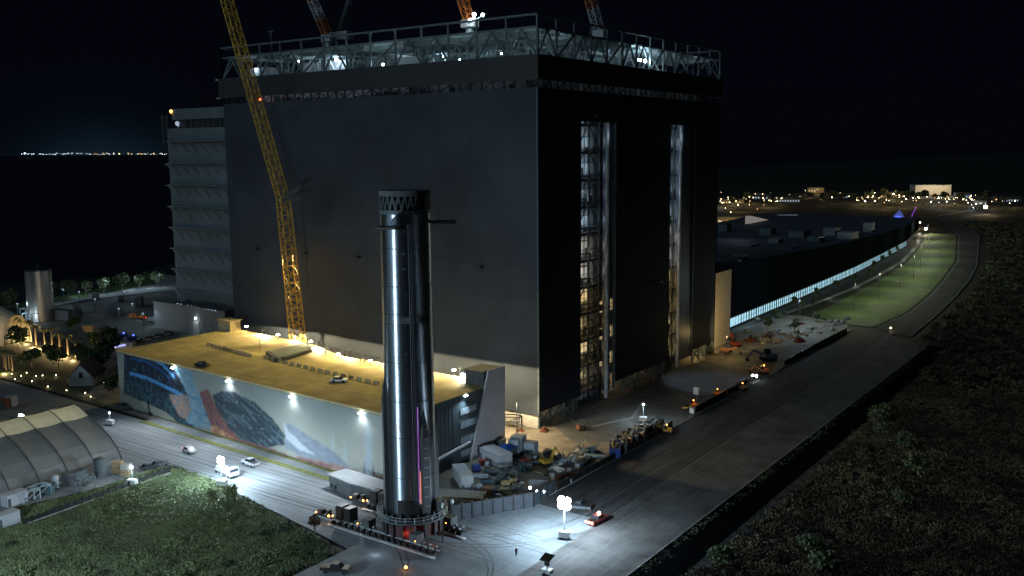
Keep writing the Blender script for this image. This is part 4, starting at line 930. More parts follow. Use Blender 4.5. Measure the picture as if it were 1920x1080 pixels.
# (px, py, kind, rotation, label, scale, material)
for a in [(905,872,'crates',.3,'red crate beside the wide white site cabin',1.1,'redp'),(893,882,'crates',.9,'blue crate left of the red crate in the yard',1.2,'bluep'),
 (898,895,'pipes',.6,'grey pipe bundle between the two white cabins',1.,None),(925,905,'beam',.6,'long teal beam stack in the middle of the yard',1.,'teal'),(885,918,'beam',.7,'flat pale beam stack behind the long white container',1.,'louver'),
 (940,900,'pipes',.7,'pale pipe bundle in the middle of the yard',.9,'louver'),(960,892,'frame',.2,'dark steel frame at the centre of the yard',1.,None),(978,880,'rubble',0,'green-grey heap of parts below the tall cabinets',1.3,'teal'),
 (985,872,'crates',.4,'red and brown crate at the foot of the tall cabinets',1.3,'redp'),(950,915,'crates',.2,'tan timber crate in the yard centre',1.3,'wood'),(962,908,'crates',.9,'pale timber crate beside the blue sheet',1.,'wood'),
 (968,904,'tarp',.2,'blue covered pile right of the timber crates',.8,'blue'),(915,925,'crates',.1,'brown crate near the screen wall',1.2,'rust'),(928,925,'tarp',.6,'dark blue pile leaning by the brown crate',1.,'bluep'),
 (895,942,'rubble',0,'heap of pale steel scraps close to the screen wall',1.2,None),(870,930,'rubble',.5,'brown heap of debris behind the rocket railing',1.4,'stone'),(935,938,'pallet',.2,'pallet stack close to the screen wall',1.2,None),
 (950,928,'frame',.5,'small steel rack close to the screen wall',.8,None),(975,935,'crates',.7,'small dark crate beside a worker near the screen wall',.8,'greyd'),(1045,880,'rubble',.2,'pale heap of scrap by the mesh fence',1.3,'stone'),
 (1060,868,'tarp',.6,'pale grey covered heap behind the mesh fence',1.4,'louver'),(1078,862,'rubble',.1,'white and grey scrap heap by the mesh fence',1.5,'stone'),(1090,850,'tarp',.9,'large pale rounded heap left of the skips',1.6,'stone'),
 (1108,848,'rubble',.4,'dark green scrap heap next to the blue skip',1.5,'teal'),(1120,858,'pipes',.4,'bundle of pale pipes beside the blue skip',1.,None),(1058,893,'beam',1.3,'pink-tinted flat stack near the dark container',.8,'rust'),
 (1035,898,'pallet',.3,'white pallet load lit by the bright light tower',1.2,'white'),(1066,905,'crates',.5,'small pale crate at the fence near the light tower',.9,'louver'),
 (960,800,'frame',.4,'dark steel frame against the pale base wall',1.6,'steel_d'),(975,808,'rubble',.1,'small brown heap at the foot of the pale base wall',.9,'rust'),(1020,808,'rubble',.3,'brown scrap at the near corner of the assembly building',1.,'rust'),
 (1088,806,'tarp',.3,'low dark brown heap on the yard apron',1.7,'rust'),(1245,712,'pallet',.2,'small pale load outside the black cladding',1.3,None)]:
    stack(a[0],a[1],a[2],a[3],a[4],a[5]*.78,a[6])
rq=random.Random(77); protos={}
def drum(loc):
    t=thing('oil_drum',(0,0,0),'small dark drum among the clutter of the equipment yard','drum','small drums in the equipment yard'); MB().cyl(0,0,0,.9,.32,12).build('shell','bluep',t); MB().cyl(0,0,.9,.95,.29,12).build('lid','steel',t); return t
for kind_ in ('crates','pallet','pipes','drum'):
    pts=[]
    while len(pts)<11:
        x_=rq.uniform(1,29); y_=rq.uniform(-60,-10)
        if pip(x_,y_,[(4,-40),(6,-16),(27,-14),(29,-38),(20,-52),(12,-58),(5,-54)]): pts.append((x_,y_))
    if kind_=='drum': o_=drum(None)
    else:
        o_=stack(900,880+len(kind_),kind_,0,'x',.6,{'crates':'greyd','pallet':'louver','pipes':'steel'}[kind_]); o_['label']={'crates':'small grey box among the clutter of the equipment yard','pallet':'small pallet load among the clutter of the equipment yard','pipes':'short grey pipe bundle among the clutter of the equipment yard'}[kind_]; o_['group']={'crates':'small grey boxes','pallet':'small pallet loads','pipes':'short pipe bundles'}[kind_]+' in the equipment yard'
    for i_,(x_,y_) in enumerate(pts):
        o2=o_ if i_==0 else copy_tree(o_); o2.location=(x_,y_,0); o2.rotation_euler=(0,0,rq.uniform(0,3.1)); k_=rq.uniform(.6,1.1); o2.scale=(k_,k_,k_)
# low site platform near screen wall (flat greenish cover)
p=GZ(868,940); t=thing('site_platform',(0,0,0),'low flat platform with yellow edging behind the rocket railing','platform'); MB().box(-6,5,-2.6,2.6,1.6,1.8).build('deck','grey',t); MB().box(-6.1,5.1,-2.75,-2.6,1.55,1.95).box(5,5.15,-2.6,2.6,1.55,1.95).build('edging','paint_y',t)
for a in (-5.5,4.5):
    for b in (-2.2,2.2): MB().box(a-.15,a+.15,b-.15,b+.15,0,1.6).build('leg','steel_d',t)
t.location=(p.x,p.y,0); t.rotation_euler=(0,0,R(25))
# skips
sk=[(1168,858,'bluep','blue skip container, nearest of the row behind the mesh fence'),(1180,848,'greyd','black skip, second from the blue one in the row behind the fence'),(1190,840,'rust','brown skip with timber, third from the blue one'),(1201,834,'greyd','dark skip, fourth from the blue one'),(1213,828,'rust','brown skip, fifth from the blue one'),(1226,818,'grey','tall grey skip near the small light tower'),(1241,812,'gdark','dark green skip at the end of the row beside the yellow excavator')]
for i,(x,y,m,lb_) in enumerate(sk):
    p=GZ(x,y); t=thing('skip_container',(0,0,0),lb_,'skip','skips in a row behind the mesh fence'); tilt=R(118 if i<5 else 95)
    MB().box(-3.2,3.2,-1.15,-1.0,.2,2.2).box(-3.2,3.2,1.0,1.15,.2,2.2).box(-3.2,-3.05,-1,1,.2,2.2).box(3.05,3.2,-1,1,.2,2.2).box(-3.2,3.2,-1,1,.1,.2).build('tub',m,t)
    r_=random.Random(i); mm_=MB()
    mm_.box(-3.0,3.0,-.98,.98,.25,1.7)
    for k in range(10): mm_.bar((r_.uniform(-2.6,2.6),r_.uniform(-.8,.8),1.5),(r_.uniform(-2.8,2.8),r_.uniform(-.9,.9),1.7+r_.random()*.6),.42)
    mm_.build('waste',['wood','stone','wood','steel_l','stone','steel','greyd'][i],t)
    t.location=(p.x-3.2,p.y+1.5,0); t.rotation_euler=(0,0,tilt); t.scale=(1.2,1.3,1.2)
# diggers
def digger(px_,py_,rz,label,m='yellow',sc=1.,up=True,lit=False):
    p=GZ(px_,py_); t=thing('excavator',(0,0,0),label,'excavator')
    for y in (-1,1):
        MB().box(-1.7,1.7,y*1.1-.28,y*1.1+.28,.05,.8).build('track','tyre',t)
    MB().box(-1.9,1.2,-1.2,1.2,.85,1.8).build('body',m,t); MB().box(-.2,1.2,.2,1.15,1.8,2.9).build('cab','glass',t)
    b_=MB()
    if up: b_.bar((1.1,-.3,1.4),(2.4,-.3,4.6),.5,.4).bar((2.4,-.3,4.6),(3.9,-.3,2.6),.36,.26)
    else: b_.bar((1.1,-.3,1.4),(3.6,-.3,2.6),.5,.4).bar((3.6,-.3,2.6),(5.0,-.3,.8),.36,.26)
    b_.build('arm',m,t); e=(3.9,-.3,2.6) if up else (5.0,-.3,.8)
    MB().rbox(e[0],e[1],e[2]-.8,e[2],.8,1.0,0,.7).build('bucket','steel_d',t)
    t.location=(p.x,p.y,0); t.rotation_euler=(0,0,rz); t.scale=(sc*.8,)*3
    if lit: bulb(t,Vector(t.location)+Vector((0,0,3.1)),.25,'L_or','beacon'); light(t,tuple(Vector(t.location)+Vector((1,-2,3.2))),35,(1,.6,.25),size=.3)
    return t
digger(1026,872,R(70),'yellow excavator with raised arm at the right side of the equipment yard',sc=1.2)
digger(1250,812,R(200),'small yellow excavator at the end of the skip row',up=False,lit=True)
digger(1300,765,R(120),'orange excavator with lamps at the tip of the dark pad',m='orange',up=False,lit=True)
digger(1285,768,R(20),'small yellow loader left of the orange excavator',sc=.6,up=False)
digger(1345,742,R(40),'orange excavator with beacon midway along the dark roadside fence',m='orange',sc=.9,up=False,lit=True)
digger(1392,732,R(160),'brown excavator at the far end of the roadside fence',m='rust',sc=1.,up=False,lit=True)
digger(1362,662,R(10),'dark excavator in front of the tan wall',m='rust',sc=1.4,up=False)
digger(1378,650,R(150),'dark red excavator right of the tan wall foot',m='redp',sc=1.4,up=True)
digger(1440,676,R(220),'large dark crawler machine on the sandy ground',m='greyd',sc=2.,up=False)
digger(1432,700,R(200),'orange machine with bright lamps beside the main road',m='orange',sc=1.2,up=False,lit=True)
for x_,y_,l_ in ((1411,704,'left'),(1418,705,'right')):
    p=GZ(x_,y_,1.8); t_=thing('work_lamp',(p.x,p.y,0),l_+' one of two white lamps beside the orange machine on the main road','lamp'); MB().bar((p.x,p.y,0),(p.x,p.y,1.8),.12).build('post','steel_d',t_); bulb(t_,p,.42,'L_coolx','lamp_head')
p=GZ(1306,748); t=thing('control_box',(p.x,p.y,0),'white box on a post at the tip of the pale concrete pad','box'); MB().bar((p.x,p.y,0),(p.x,p.y,1.6),.3).build('post','steel',t); MB().box(p.x-.9,p.x+.9,p.y-.6,p.y+.6,1.6,4.0).build('cabinet','cwhite',t)
p=GZ(1298,778); t=thing('control_box',(p.x,p.y,0),'small white box on legs below the orange excavator','box'); MB().box(p.x-.7,p.x+.7,p.y-.5,p.y+.5,.6,2.2).build('cabinet','cwhite',t); MB().bar((p.x,p.y,0),(p.x,p.y,.6),.4).build('post','steel',t)
a_=GZ(1210,748); b_=GZ(1186,783); c_=GZ(1110,800)
m_=MB(); 
for P,Q in ((a_,b_),(b_,c_)):
    d=(Q-P).normalized(); n_=Vector((-d.y,d.x,0))*.5; m_.prism([(P+n_)[:2],(Q+n_)[:2],(Q-n_)[:2],(P-n_)[:2]],.015,.05)
struct('spill_streak',m_,mat('pale_dust',(.20,.20,.19)),'pale streak of concrete dust across the dark yard')
struct('yard_pad',MB().sheet([(1,6),(1,72),(13,60),(29,44),(30.6,24),(26,4),(14,-4)],.006),mat('yard_pad_concrete',(.085,.09,.088),scale=.2,var=.3),'dark smooth yard pad in front of the first doorway')
# people and small road items
def add_person(px_,py_,label,pose=0,hat='cwhite'):
    p=GZ(px_,py_); me=bpy.data.meshes.new('person'); bm=bmesh.new(); ly=bm.verts.layers.skin.verify()
    V=[(0,0,.95),(0,0,1.2),(0,0,1.42),(0,0,1.52),(0,.01,1.66),(-.1,0,.9),(-.12,.03,.5),(-.13,0,.08),(-.13,.14,.04),(.1,0,.9),(.12,-.04 if pose else .03,.5),(.13,-.12 if pose else 0,.08),(.13,.05 if pose else .14,.04),(-.2,0,1.4),(-.27,.0,1.12),(-.26,.12,.88),(.2,0,1.4),(.27,0,1.12),(.28,.14 if pose else .05,.88)]
    E=[(0,1),(1,2),(2,3),(3,4),(0,5),(5,6),(6,7),(7,8),(0,9),(9,10),(10,11),(11,12),(2,13),(13,14),(14,15),(2,16),(16,17),(17,18)]
    rad=[.15,.15,.14,.07,.11,.11,.08,.06,.05,.11,.08,.06,.05,.08,.055,.04,.08,.055,.04]
    bv=[bm.verts.new(v) for v in V]
    for a,b in E: bm.edges.new((bv[a],bv[b]))
    for v,r_2 in zip(bv,rad): v[ly].radius=(r_2,r_2)
    bv[0][ly].use_root=True
    bm.to_mesh(me); bm.free(); me.materials.append(M['vest']); o=link(bpy.data.objects.new('person',me)); o.modifiers.new('skin','SKIN'); s=o.modifiers.new('smooth','SUBSURF'); s.levels=1; s.render_levels=1
    tag(o,label,'person'); MB().sph((0,.01,1.72),.135,8,5,.8).build('hard_hat',hat,o); o.location=(p.x,p.y,.01); o.rotation_euler=(0,0,(px_*1.3)%6); return o
for a in [(968,1042,'person in dark clothes standing alone on the road below the bright light tower',0),(628,922,'person in dark clothes on the road left of the transporters, nearer the kerb',0),(622,918,'person in dark clothes on the road left of the transporters, further from the kerb',1),
 (205,784,'person standing on the pavement under the slim post lamp',0),(963,928,'worker in dark clothes in the equipment yard behind the screen wall',0),(722,944,'worker between the transporters beside the mural side power packs',0),(830,1018,'worker beside the right end of the transporters',1)]: add_person(*a)
p=GZ(761,1066,.3); t=thing('warning_beacon',(p.x,p.y,0),'glowing amber warning beacon on the road in front of the rocket','beacon'); MB().cyl(p.x,p.y,0,.3,.3,10,.2).build('base','tyre',t); bulb(t,(p.x,p.y,.55),.3,'L_or','lamp'); light(t,(p.x,p.y-.3,1.2),45,(1,.4,.1),size=.3)
p=GZ(1026,1078); t=thing('solar_trailer',(p.x,p.y,0),'portable trailer with a tilted black solar panel at the bottom edge of the picture','trailer')
MB().box(p.x-1,p.x+1,p.y-.7,p.y+.7,.5,1.2).build('body','cwhite',t); MB().bar((p.x,p.y,1.2),(p.x,p.y,3.4),.2).build('mast','steel_l',t); MB().box(p.x-.5,p.x+.5,p.y-.2,p.y+.2,1.9,2.6).build('control_cabinet','black',t)
m_=MB(); m_.v=[(p.x-1.1,p.y-1,3.1),(p.x+1.1,p.y-1,3.1),(p.x+1.1,p.y+1,3.8),(p.x-1.1,p.y+1,3.8),(p.x-1.1,p.y-1,3.2),(p.x+1.1,p.y-1,3.2),(p.x+1.1,p.y+1,3.9),(p.x-1.1,p.y+1,3.9)]; m_.f=[(3,2,1,0),(4,5,6,7),(0,1,5,4),(1,2,6,5),(2,3,7,6),(3,0,4,7)]; m_.build('solar_panel','black',t)
MB().wheel((p.x-.2,p.y-.8,.36),(0,1,0),.36,.25).build('wheel','tyre',t); MB().wheel((p.x-.2,p.y+.8,.36),(0,1,0),.36,.25).build('wheel','tyre',t)
p=GZ(282,778); t=thing('leaning_sign',(p.x,p.y,0),'dark leaning signpost on the pavement below the mural','sign'); MB().bar((p.x,p.y,0),(p.x-1.0,p.y,4.2),.35).build('post','black',t); MB().box(p.x-.4,p.x+1.2,p.y-.6,p.y+.6,0,.8).build('base','steel_d',t)
# ------------------------------------------------------------------ arched tent
t=thing('arched_tent',(-105,-100,0),'large grey arched fabric hangar with a glowing translucent ridge','hangar')
# cross-section runs from camera side wall (x=-66) over the ridge; length along y, right gable at y=-84
ext=[]
xa=-75.3
sec=[(0,0),(-.5,1.3),(-2.0,3.4),(-4.8,5.7),(-9,7.9),(-14.8,10.0)]
rdg=[(-14.8,10.0),(-18.8,11.6),(-21.5,12.1)]
oth=[(-21.5,12.1),(-26,11.2),(-32,9.0),(-37.5,6.0),(-41,3.2),(-43,0)]
def tent_part(name,secs,m,y0,y1,nb=9):
    q=MB()
    for k in range(nb):
        a=y0+(y1-y0)*k/nb; b=y0+(y1-y0)*(k+1)/nb
        for (x0,z0),(x1,z1) in zip(secs,secs[1:]):
            for s_ in range(4):
                u0,u1=s_/4,(s_+1)/4; sag=lambda u:-.28*math.sin(math.pi*u)
                ya,yb=a+(b-a)*u0,a+(b-a)*u1
                q.quad((xa+x0,ya,z0+sag(u0)*min(1,z0/5)),(xa+x0,yb,z0+sag(u1)*min(1,z0/5)),(xa+x1,yb,z1+sag(u1)),(xa+x1,ya,z1+sag(u0)))
    return q.build(name,m,t,smooth=True)
tent_part('membrane',sec,'tent',-150,-84.5,9)
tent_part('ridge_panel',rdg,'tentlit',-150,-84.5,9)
tent_part('membrane',oth,'tent',-150,-84.5,9)
full=sec+rdg[1:]+oth[1:]
q=MB(); q.v=[(xa+x,-84.5,z) for x,z in full]; q.f=[tuple(range(len(full)))]; q.build('gable_wall','tent',t)
for k in range(10):
    y=-150+65.5*k/9; q=MB()
    for (x0,z0),(x1,z1) in zip(full,full[1:]): q.bar((xa+x0+.05,y,z0+.1),(xa+x1+.05,y,z1+.1),.16)
    q.build('rib','tentrib',t)
light(t,(-97,-100,8),300,WARM,size=1)
lb_l=['nearest the tent gable','second from the gable','third from the gable','fourth from the gable','fifth from the gable','farthest from the gable']
cyls=[(190,893,1.5,4.6,'greyd','dark storage tank at the tent foot near the gable'),(105,915,.8,3,'white','pair of pale gas cylinders at the tent foot')]
for x,y,r,h,m,l in cyls:
    p=GZ(x,y); t_=thing('storage_tank',(p.x,p.y,0),l,'tank'); MB().cyl(p.x,p.y,.1,h,r,18).build('shell',m,t_); MB().cyl(p.x,p.y,h,h+.3,r,18,r*.5).build('lid',m,t_)
for i,(x,y,m,l,k) in enumerate([(140,905,'greyd','dark shed against the tent foot','cabin'),(222,885,'wood','timber pallet load at the tent foot near the small light tower','p'),(238,890,'stone','pale pallet load beside the small light tower','p'),(160,915,'steel','pipe rack at the tent foot','f'),(75,930,'louver','pale machinery frame at the tent foot','f'),(55,938,'steel_l','steel rack at the tent foot further left','f'),(28,945,'white','white box trailer at the left edge of the picture by the tent','cabin'),(12,985,'white','white low container at the left edge below the tent','cabin'),(90,925,'teal','teal crate between the racks by the tent','c')]):
    if k=='cabin': cabin(x,y,5,2.6,2.8,R(95),m,l,'cabin','site_cabin')
    elif k=='p': stack(x,y,'pallet',.4,l,1.8,m)
    elif k=='f': stack(x,y,'frame',1.6,l,1.0,m)
    else: stack(x,y,'crates',.4,l,1.2,m)
p=GZ(20,1000); panel_fence(GZ(45,985),GZ(320,885),22,1.3,'boundary_fence','low dark fence with pale top rail between tent yard and scrub','black',.1)
struct('boundary_kerb',MB().prism([GZ(50,982)[:2],GZ(318,888)[:2],(GZ(318,888)+Vector((.5,0,0)))[:2],(GZ(50,982)+Vector((.5,0,0)))[:2]],0,.35),'kerb','pale kerb at the edge of the scrub')
# small kiosk behind the tent
cabin(10,765,3,3,3,R(20),'rust','small red kiosk at the left edge behind the tent','kiosk','kiosk'); cabin(22,762,2.6,2.6,3.4,R(20),'white','pale blue-white cabinet beside the red kiosk','cabinet','equipment_cabinet')
# ------------------------------------------------------------------ neighbouring tower (left)
t=thing('tower_building',(-205,60,0),'tall grey-clad tower block with stacked bracket walkways left of the assembly building','building')
MB().box(-228,-176,40,85,0,91).build('wall','megaw',t); MB().box(-224,-176,40.05,85,94.8,99.5).build('roof_crown','megaw',t)
MB().box(-223.5,-176.5,41,84,91,94.8).build('recess','black',t)
sb=MB()
for k in range(9): sb.box(-215+k*4,-214.6+k*4,40.6,41,91,94.8)
sb.build('mullion','steel',t)
bulb(t,(-221,40.6,93.2),1.0,'L_winc','lit_screen')
for k in range(8):
    z=85.4-k*9.6; a_=MB().box(-226.5,-177,37.9,39.98,z-.2,z+.05); a_.build('walkway','grey',t)
    for j in range(7): x=-224+j*7; MB().bar((x,38,z-.3),(x+3.6,39.95,z-5.4),.2).build('bracket','steel',t)
    br=MB()
    if k<8: br.box(-233,-228.02,41,43,z-10.4,z-10.1).bar((-232.5,42,z-10.4),(-228.1,42,z-14),.3); br.build('side_bracket','steel_l',t)
br=MB()
for j in range(6): x=-222+j*7.5; br.bar((x,38.5,9),(x+3.7,38.5,15),.3).bar((x+3.7,38.5,15),(x+7.4,38.5,9),.3)
br.bar((-224,38.5,9),(-177,38.5,9),.4); br.bar((-224,38.5,15),(-177,38.5,15),.4); br.build('low_truss','steel',t)
sb=MB(); sb.lattice((-229.5,40,84),(-229.5,40,97),2,2,2.2,.2,.12); sb.build('corner_mast','steel',t); bulb(t,GY(321,209,40),.75,'L_or','warning_light')
bulb(t,GY(334,236,40),.4,'L_winc','screen_light')
t=thing('low_hall',(-210,48,0),'low dark-roofed metal hall with a lit white door in front of the tower','building')
hp=[(-238,34),(-186,34),(-178,56),(-236,60)]
MB().prism(hp,0,12.5).build('wall','grey',t); MB().prism([(-238.4,33.6),(-185.6,33.6),(-177.6,56.4),(-236.4,60.4)],12.5,12.8).build('roof','greyd',t)
p=GY(369,618,33.9); MB().box(p.x-2.1,p.x+2.1,33.8,33.98,0,6.2).build('door','white',t); light(t,(p.x,31.8,8.2),420,(.95,.97,1),'SPOT',.3,(p.x,34,0),110,.8); bulb(t,(p.x,33.4,7.6),.35,'L_coolx','door_lamp')
p=GY(311,600,34); light(t,(-236.5,31.6,9.6),420,COOL,'SPOT',.3,(-236.5,34,2),110,.9)
wl=MB()
for k in range(12):
    if k in(2,7): continue
    q_=GY(333+k*6.4,569+k*1.15,33.9); wl.box(q_.x-.5,q_.x+.5,33.8,33.95,q_.z-.35,q_.z+.1)
wl.build('clerestory_window','L_winc',t)
t=thing('plant_room',(-245,80,0),'small pale block with roof equipment and bright lamps at the foot of the tower','building')
MB().box(-262,-236,70,90,0,15).build('wall','white',t); MB().box(-262.4,-235.6,69.6,90.4,15,15.4).build('roof','greyd',t)
for k in range(4): MB().box(-259+k*5,-256+k*5,75,79,15.4,17).build('roof_unit','steel_l',t)
bulb(t,GY(354,512,66),1.0,'L_coolx','lamp_head'); bulb(t,GY(359,538,60),.6,'L_coolx','lamp_head'); light(t,(-238,60,22),1800,COOL,size=.6)
# ------------------------------------------------------------------ left district
p=Vector(GZ(78,600)); t=thing('test_tank',(p.x,p.y,0),'squat cylindrical steel test tank lit from below in the left distance','tank')
MB().cyl(p.x,p.y,0,24.5,5.9,40).build('shell',mat('tank_steel',(.30,.29,.27),rough=.4,metal=.8,scale=.5,kind='streak'),t,smooth=False); MB().cyl(p.x,p.y,24.5,25.2,6.2,40).build('top_ring','black',t)
MB().bar((p.x,p.y,25),(p.x,p.y,28),.3).build('vent','steel',t); light(t,(p.x+7,p.y-14,2),2600,COOL,size=.4); light(t,(p.x-2,p.y-12,2),1600,COOL,size=.4); light(t,(p.x+10,p.y-9,2),300,WARM,size=.4)
for k in range(5):
    q_=Vector(GZ(52+k*7,594+ (k%2)*8)); stack(52+k*7,594+(k%2)*8,'frame',k*.7,['white scaffold frame at the left foot','pale scaffold frame left of centre','pale scaffold frame at the centre','pale scaffold frame right of centre','dark scaffold frame at the right foot'][k]+' of the test tank',1.6,'steel_l' if k<4 else 'steel_d')
pp=Vector(GZ(8,640)); t=thing('arched_pavilion',(pp.x,pp.y,0),'warm-lit arched shell building at the left edge of the picture','building')
q=MB(); 
def hyp(u,v): # u 0..1 along, v 0..1 across
    ang=math.pi*v; return (pp.x-12+24*u, pp.y-6*math.cos(ang)+0*u, 17*math.sin(ang)**.8*(1-.25*u))
for i in range(8):
    for j in range(12): q.quad(hyp(i/8,j/12),hyp((i+1)/8,j/12),hyp((i+1)/8,(j+1)/12),hyp(i/8,(j+1)/12))
q.build('shell','tan',t,smooth=True); bulb(t,GZ(8,612,8)+Vector((1,-9,0)),.5,'L_warm','lamp_head'); light(t,(pp.x+4,pp.y-16,6),3200,(1,.72,.4),size=.6)
MB().box(pp.x+2,pp.x+6,pp.y-6.3,pp.y-5.9,0,4).build('door','greyd',t)
# palms
def make_palm(label,loc,h=6.5,seed=1,lf='leafp'):
    t=thing('palm_tree',(0,0,0),label,'palm tree','palm trees with uplights'); q=MB(); r_=random.Random(seed); pz=Vector((0,0,0))
    for k in range(6):
        n_=Vector((pz.x+r_.uniform(-.08,.08),pz.y+r_.uniform(-.08,.08),(k+1)*h/6)); q.bar(pz,n_,.62-.04*k,.58-.04*k); pz=n_
    q.build('trunk','bark',t); q=MB()
    for k in range(16):
        a=k*2.4; up=.5+.6*r_.random(); L=2.2+r_.random(); prev=Vector(pz); 
        for s_ in range(5):
            u=(s_+1)/5; pt=pz+Vector((math.cos(a)*L*u,math.sin(a)*L*u,up*2.2*u-2.6*u*u)); side=Vector((-math.sin(a),math.cos(a),0))
            w0=.42*math.sin(math.pi*(s_+.15)/5.2); w1=.42*math.sin(math.pi*(s_+1.1)/5.4)
            q.quad(prev-side*w0+Vector((0,0,-.15)),prev,pt,pt-side*w1+Vector((0,0,-.2))); q.quad(prev,prev+side*w0+Vector((0,0,-.15)),pt+side*w1+Vector((0,0,-.2)),pt); prev=pt
    q.build('crown',lf,t); t.location=loc; return t
pal=[(30,628),(42,634),(56,637),(68,643),(84,641),(99,652),(113,658),(128,658),(143,663)]
names=['first','second','third','fourth','fifth','sixth','seventh','eighth','ninth']
pr=None
for i,(x,y) in enumerate(pal):
    p=GZ(x,y+ (8 if i>3 else 4)); lab=f'{names[i]} uplit palm from the left in the long row beyond the garden'
    if pr is None: pr=make_palm(lab,(p.x,p.y,0),8.5); o=pr
    else: o=dup(pr,(p.x,p.y,0),i*1.1,lab,.85+.1*((i*7)%4))
    light(None,(p.x+1.6,p.y-2.4,.5),2200,(1,.72,.3),size=.2,name='uplight')
for i,(x,y) in enumerate(((8,690),(12,694),(18,692),(24,696))):
    p=GZ(x,y); dup(pr,(p.x,p.y,0),i*2.,['leftmost','second','third','rightmost'][i]+' palm in the close cluster at the left edge near the garden',.8)
p=GZ(16,698); light(None,(p.x+1,p.y-2,.6),1500,(1,.75,.3),size=.2,name='uplight')
# leafy trees
def make_tree(name,label,loc,h,r,seed,lf='leaf',n=420,group=None,ls=.42):
    t=thing(name,(0,0,0),label,'tree',group); r_=random.Random(seed); q=MB(); q.bar((0,0,0),(0,0,h*.5),.32,.22)
    cl=[]
    for k in range(7):
        a=r_.random()*6.28; d=r*r_.uniform(.2,.75); c_=Vector((d*math.cos(a),d*math.sin(a),h*r_.uniform(.55,.95))); cl.append((c_,r*r_.uniform(.35,.6))); q.bar((0,0,h*.42),c_,.16,.06)
    q.build('trunk','bark',t); q=MB()
    for k in range(n):
        c_,cr_=cl[k%7]; v=Vector((r_.gauss(0,1),r_.gauss(0,1),r_.gauss(0,.7))).normalized()*cr_*r_.uniform(.55,1.05); p_=c_+v; a=Vector((r_.gauss(0,1),r_.gauss(0,1),r_.gauss(0,1))).normalized()*ls; b=a.cross(Vector((r_.gauss(0,1),r_.gauss(0,1),r_.gauss(0,1)))).normalized()*ls
        q.quad(p_-a,p_-b,p_+a,p_+b)
    q.build('crown',lf,t); t.location=loc; return t
M['leafl']=mat('pale_tree_leaves',(.10,.13,.06),scale=1.3,var=.4)
tw=[(18,575,'at the far left beside the white lights'),(100,555,'just right of the test tank'),(130,556,'second right of the test tank'),(162,548,'pale one in the middle of the shore row'),(195,546,'right of the palest crown in the shore row'),(230,541,'dark one in the right half of the shore row'),(261,536,'pale one next to the second bollard light'),(295,533,'last one before the pale block')]
tr0=None
for i,(x,y,l) in enumerate(tw):
    p=GZ(x,y+4); 
    if tr0 is None: tr0=make_tree('shore_tree','round tree on the shore road '+l,(p.x,p.y,0),9,4.6,3,'leafl',380,'trees along the shore road',.6)
    else: dup(tr0,(p.x,p.y,0),i*1.3,'round tree on the shore road '+l,.8+.12*(i%3))
    if i in (3,4,6,7): light(None,(p.x+2,p.y-7,3),420,COOL,size=.3,name='uplight')
for x,y,pw in ((60,590,1800),(35,600,1500),(120,570,700),(200,552,1500),(255,545,1500),(300,540,1200),(150,575,500),(235,575,500),(250,600,700),(300,610,900),(180,590,400),(270,620,700),(225,610,300)):
    p=GZ(x,y); t_=thing('yard_lamp_post',(p.x,p.y,0),{60:'white lamp post left of the test tank',35:'white lamp post farthest left in the lit yard',120:'lamp post right of the test tank by the shore',200:'lamp post on the shore road, middle',255:'lamp post on the shore road, right part',300:'lamp post on the shore road by the pale block',150:'lamp post in the dark yard behind the palms',235:'lamp post in the dark yard centre',250:'lamp post near the orange lorry',180:'lamp post between palms and dark yard',270:'lamp post by the parked row behind the garage',225:'lamp post beside the blue vans'}.get(x,'lamp post at the corner of the low hall'),'lamp post')
    if (x,y)==(300,610): t_['label']='lamp post at the corner of the low hall'
    MB().bar((p.x,p.y,0),(p.x,p.y,8),.22).build('post','steel',t_); MB().box(p.x-.5,p.x+.5,p.y-.3,p.y+.3,8,8.2).build('lamp_head','L_winc',t_); light(t_,(p.x,p.y,7.6),pw,COOL,size=.4)
# yard boxes at left
for i,(x,y,m,l,lx,h) in enumerate([(168,622,'wood','row of timber boxes in the dim yard, left',6,3),(184,634,'greyd','dark tall box left of the blue vans',2,4),(196,628,'greyd','dark tall box second left of the blue vans',2,4),(210,634,'greyd','dark tall box just left of the blue vans',2,4),(194,642,'louver','pale skid in front of the dark boxes',3,2),(176,560,'white','small white tent in the dark yard',5,3),(222,566,'grey','grey container in the dark yard',6,3),(262,575,'greyd','dark machine shed near the shore road',9,5),(145,590,'greyd','long dark shed behind the palms',14,4),(215,590,'greyd','dark shed in the middle of the yard',12,4),(120,600,'greyd','dark shed right of the test tank foot',10,5),(236,655,'grey','grey container with blue lit edge behind the garage',8,3)]):
    cabin(x,y,lx,3,h,R(20+i*17),m,l,'container' if lx<9 else 'shed','site_container' if lx<9 else 'storage_shed')
t=thing('light_barrier',(GZ(228,650).x,GZ(228,650).y,0),'long glowing blue-white light bar behind the garage','light bar'); a_=GZ(209,652,2.2); b_=GZ(247,644,2.2); MB().bar(a_,b_,.6).build('light_tube',lamp_mat('tube_bluewhite',(.45,.50,1.0),1.1),t); MB().bar((a_.x,a_.y,0),a_,.3).bar((b_.x,b_.y,0),b_,.3).build('post','steel_d',t)
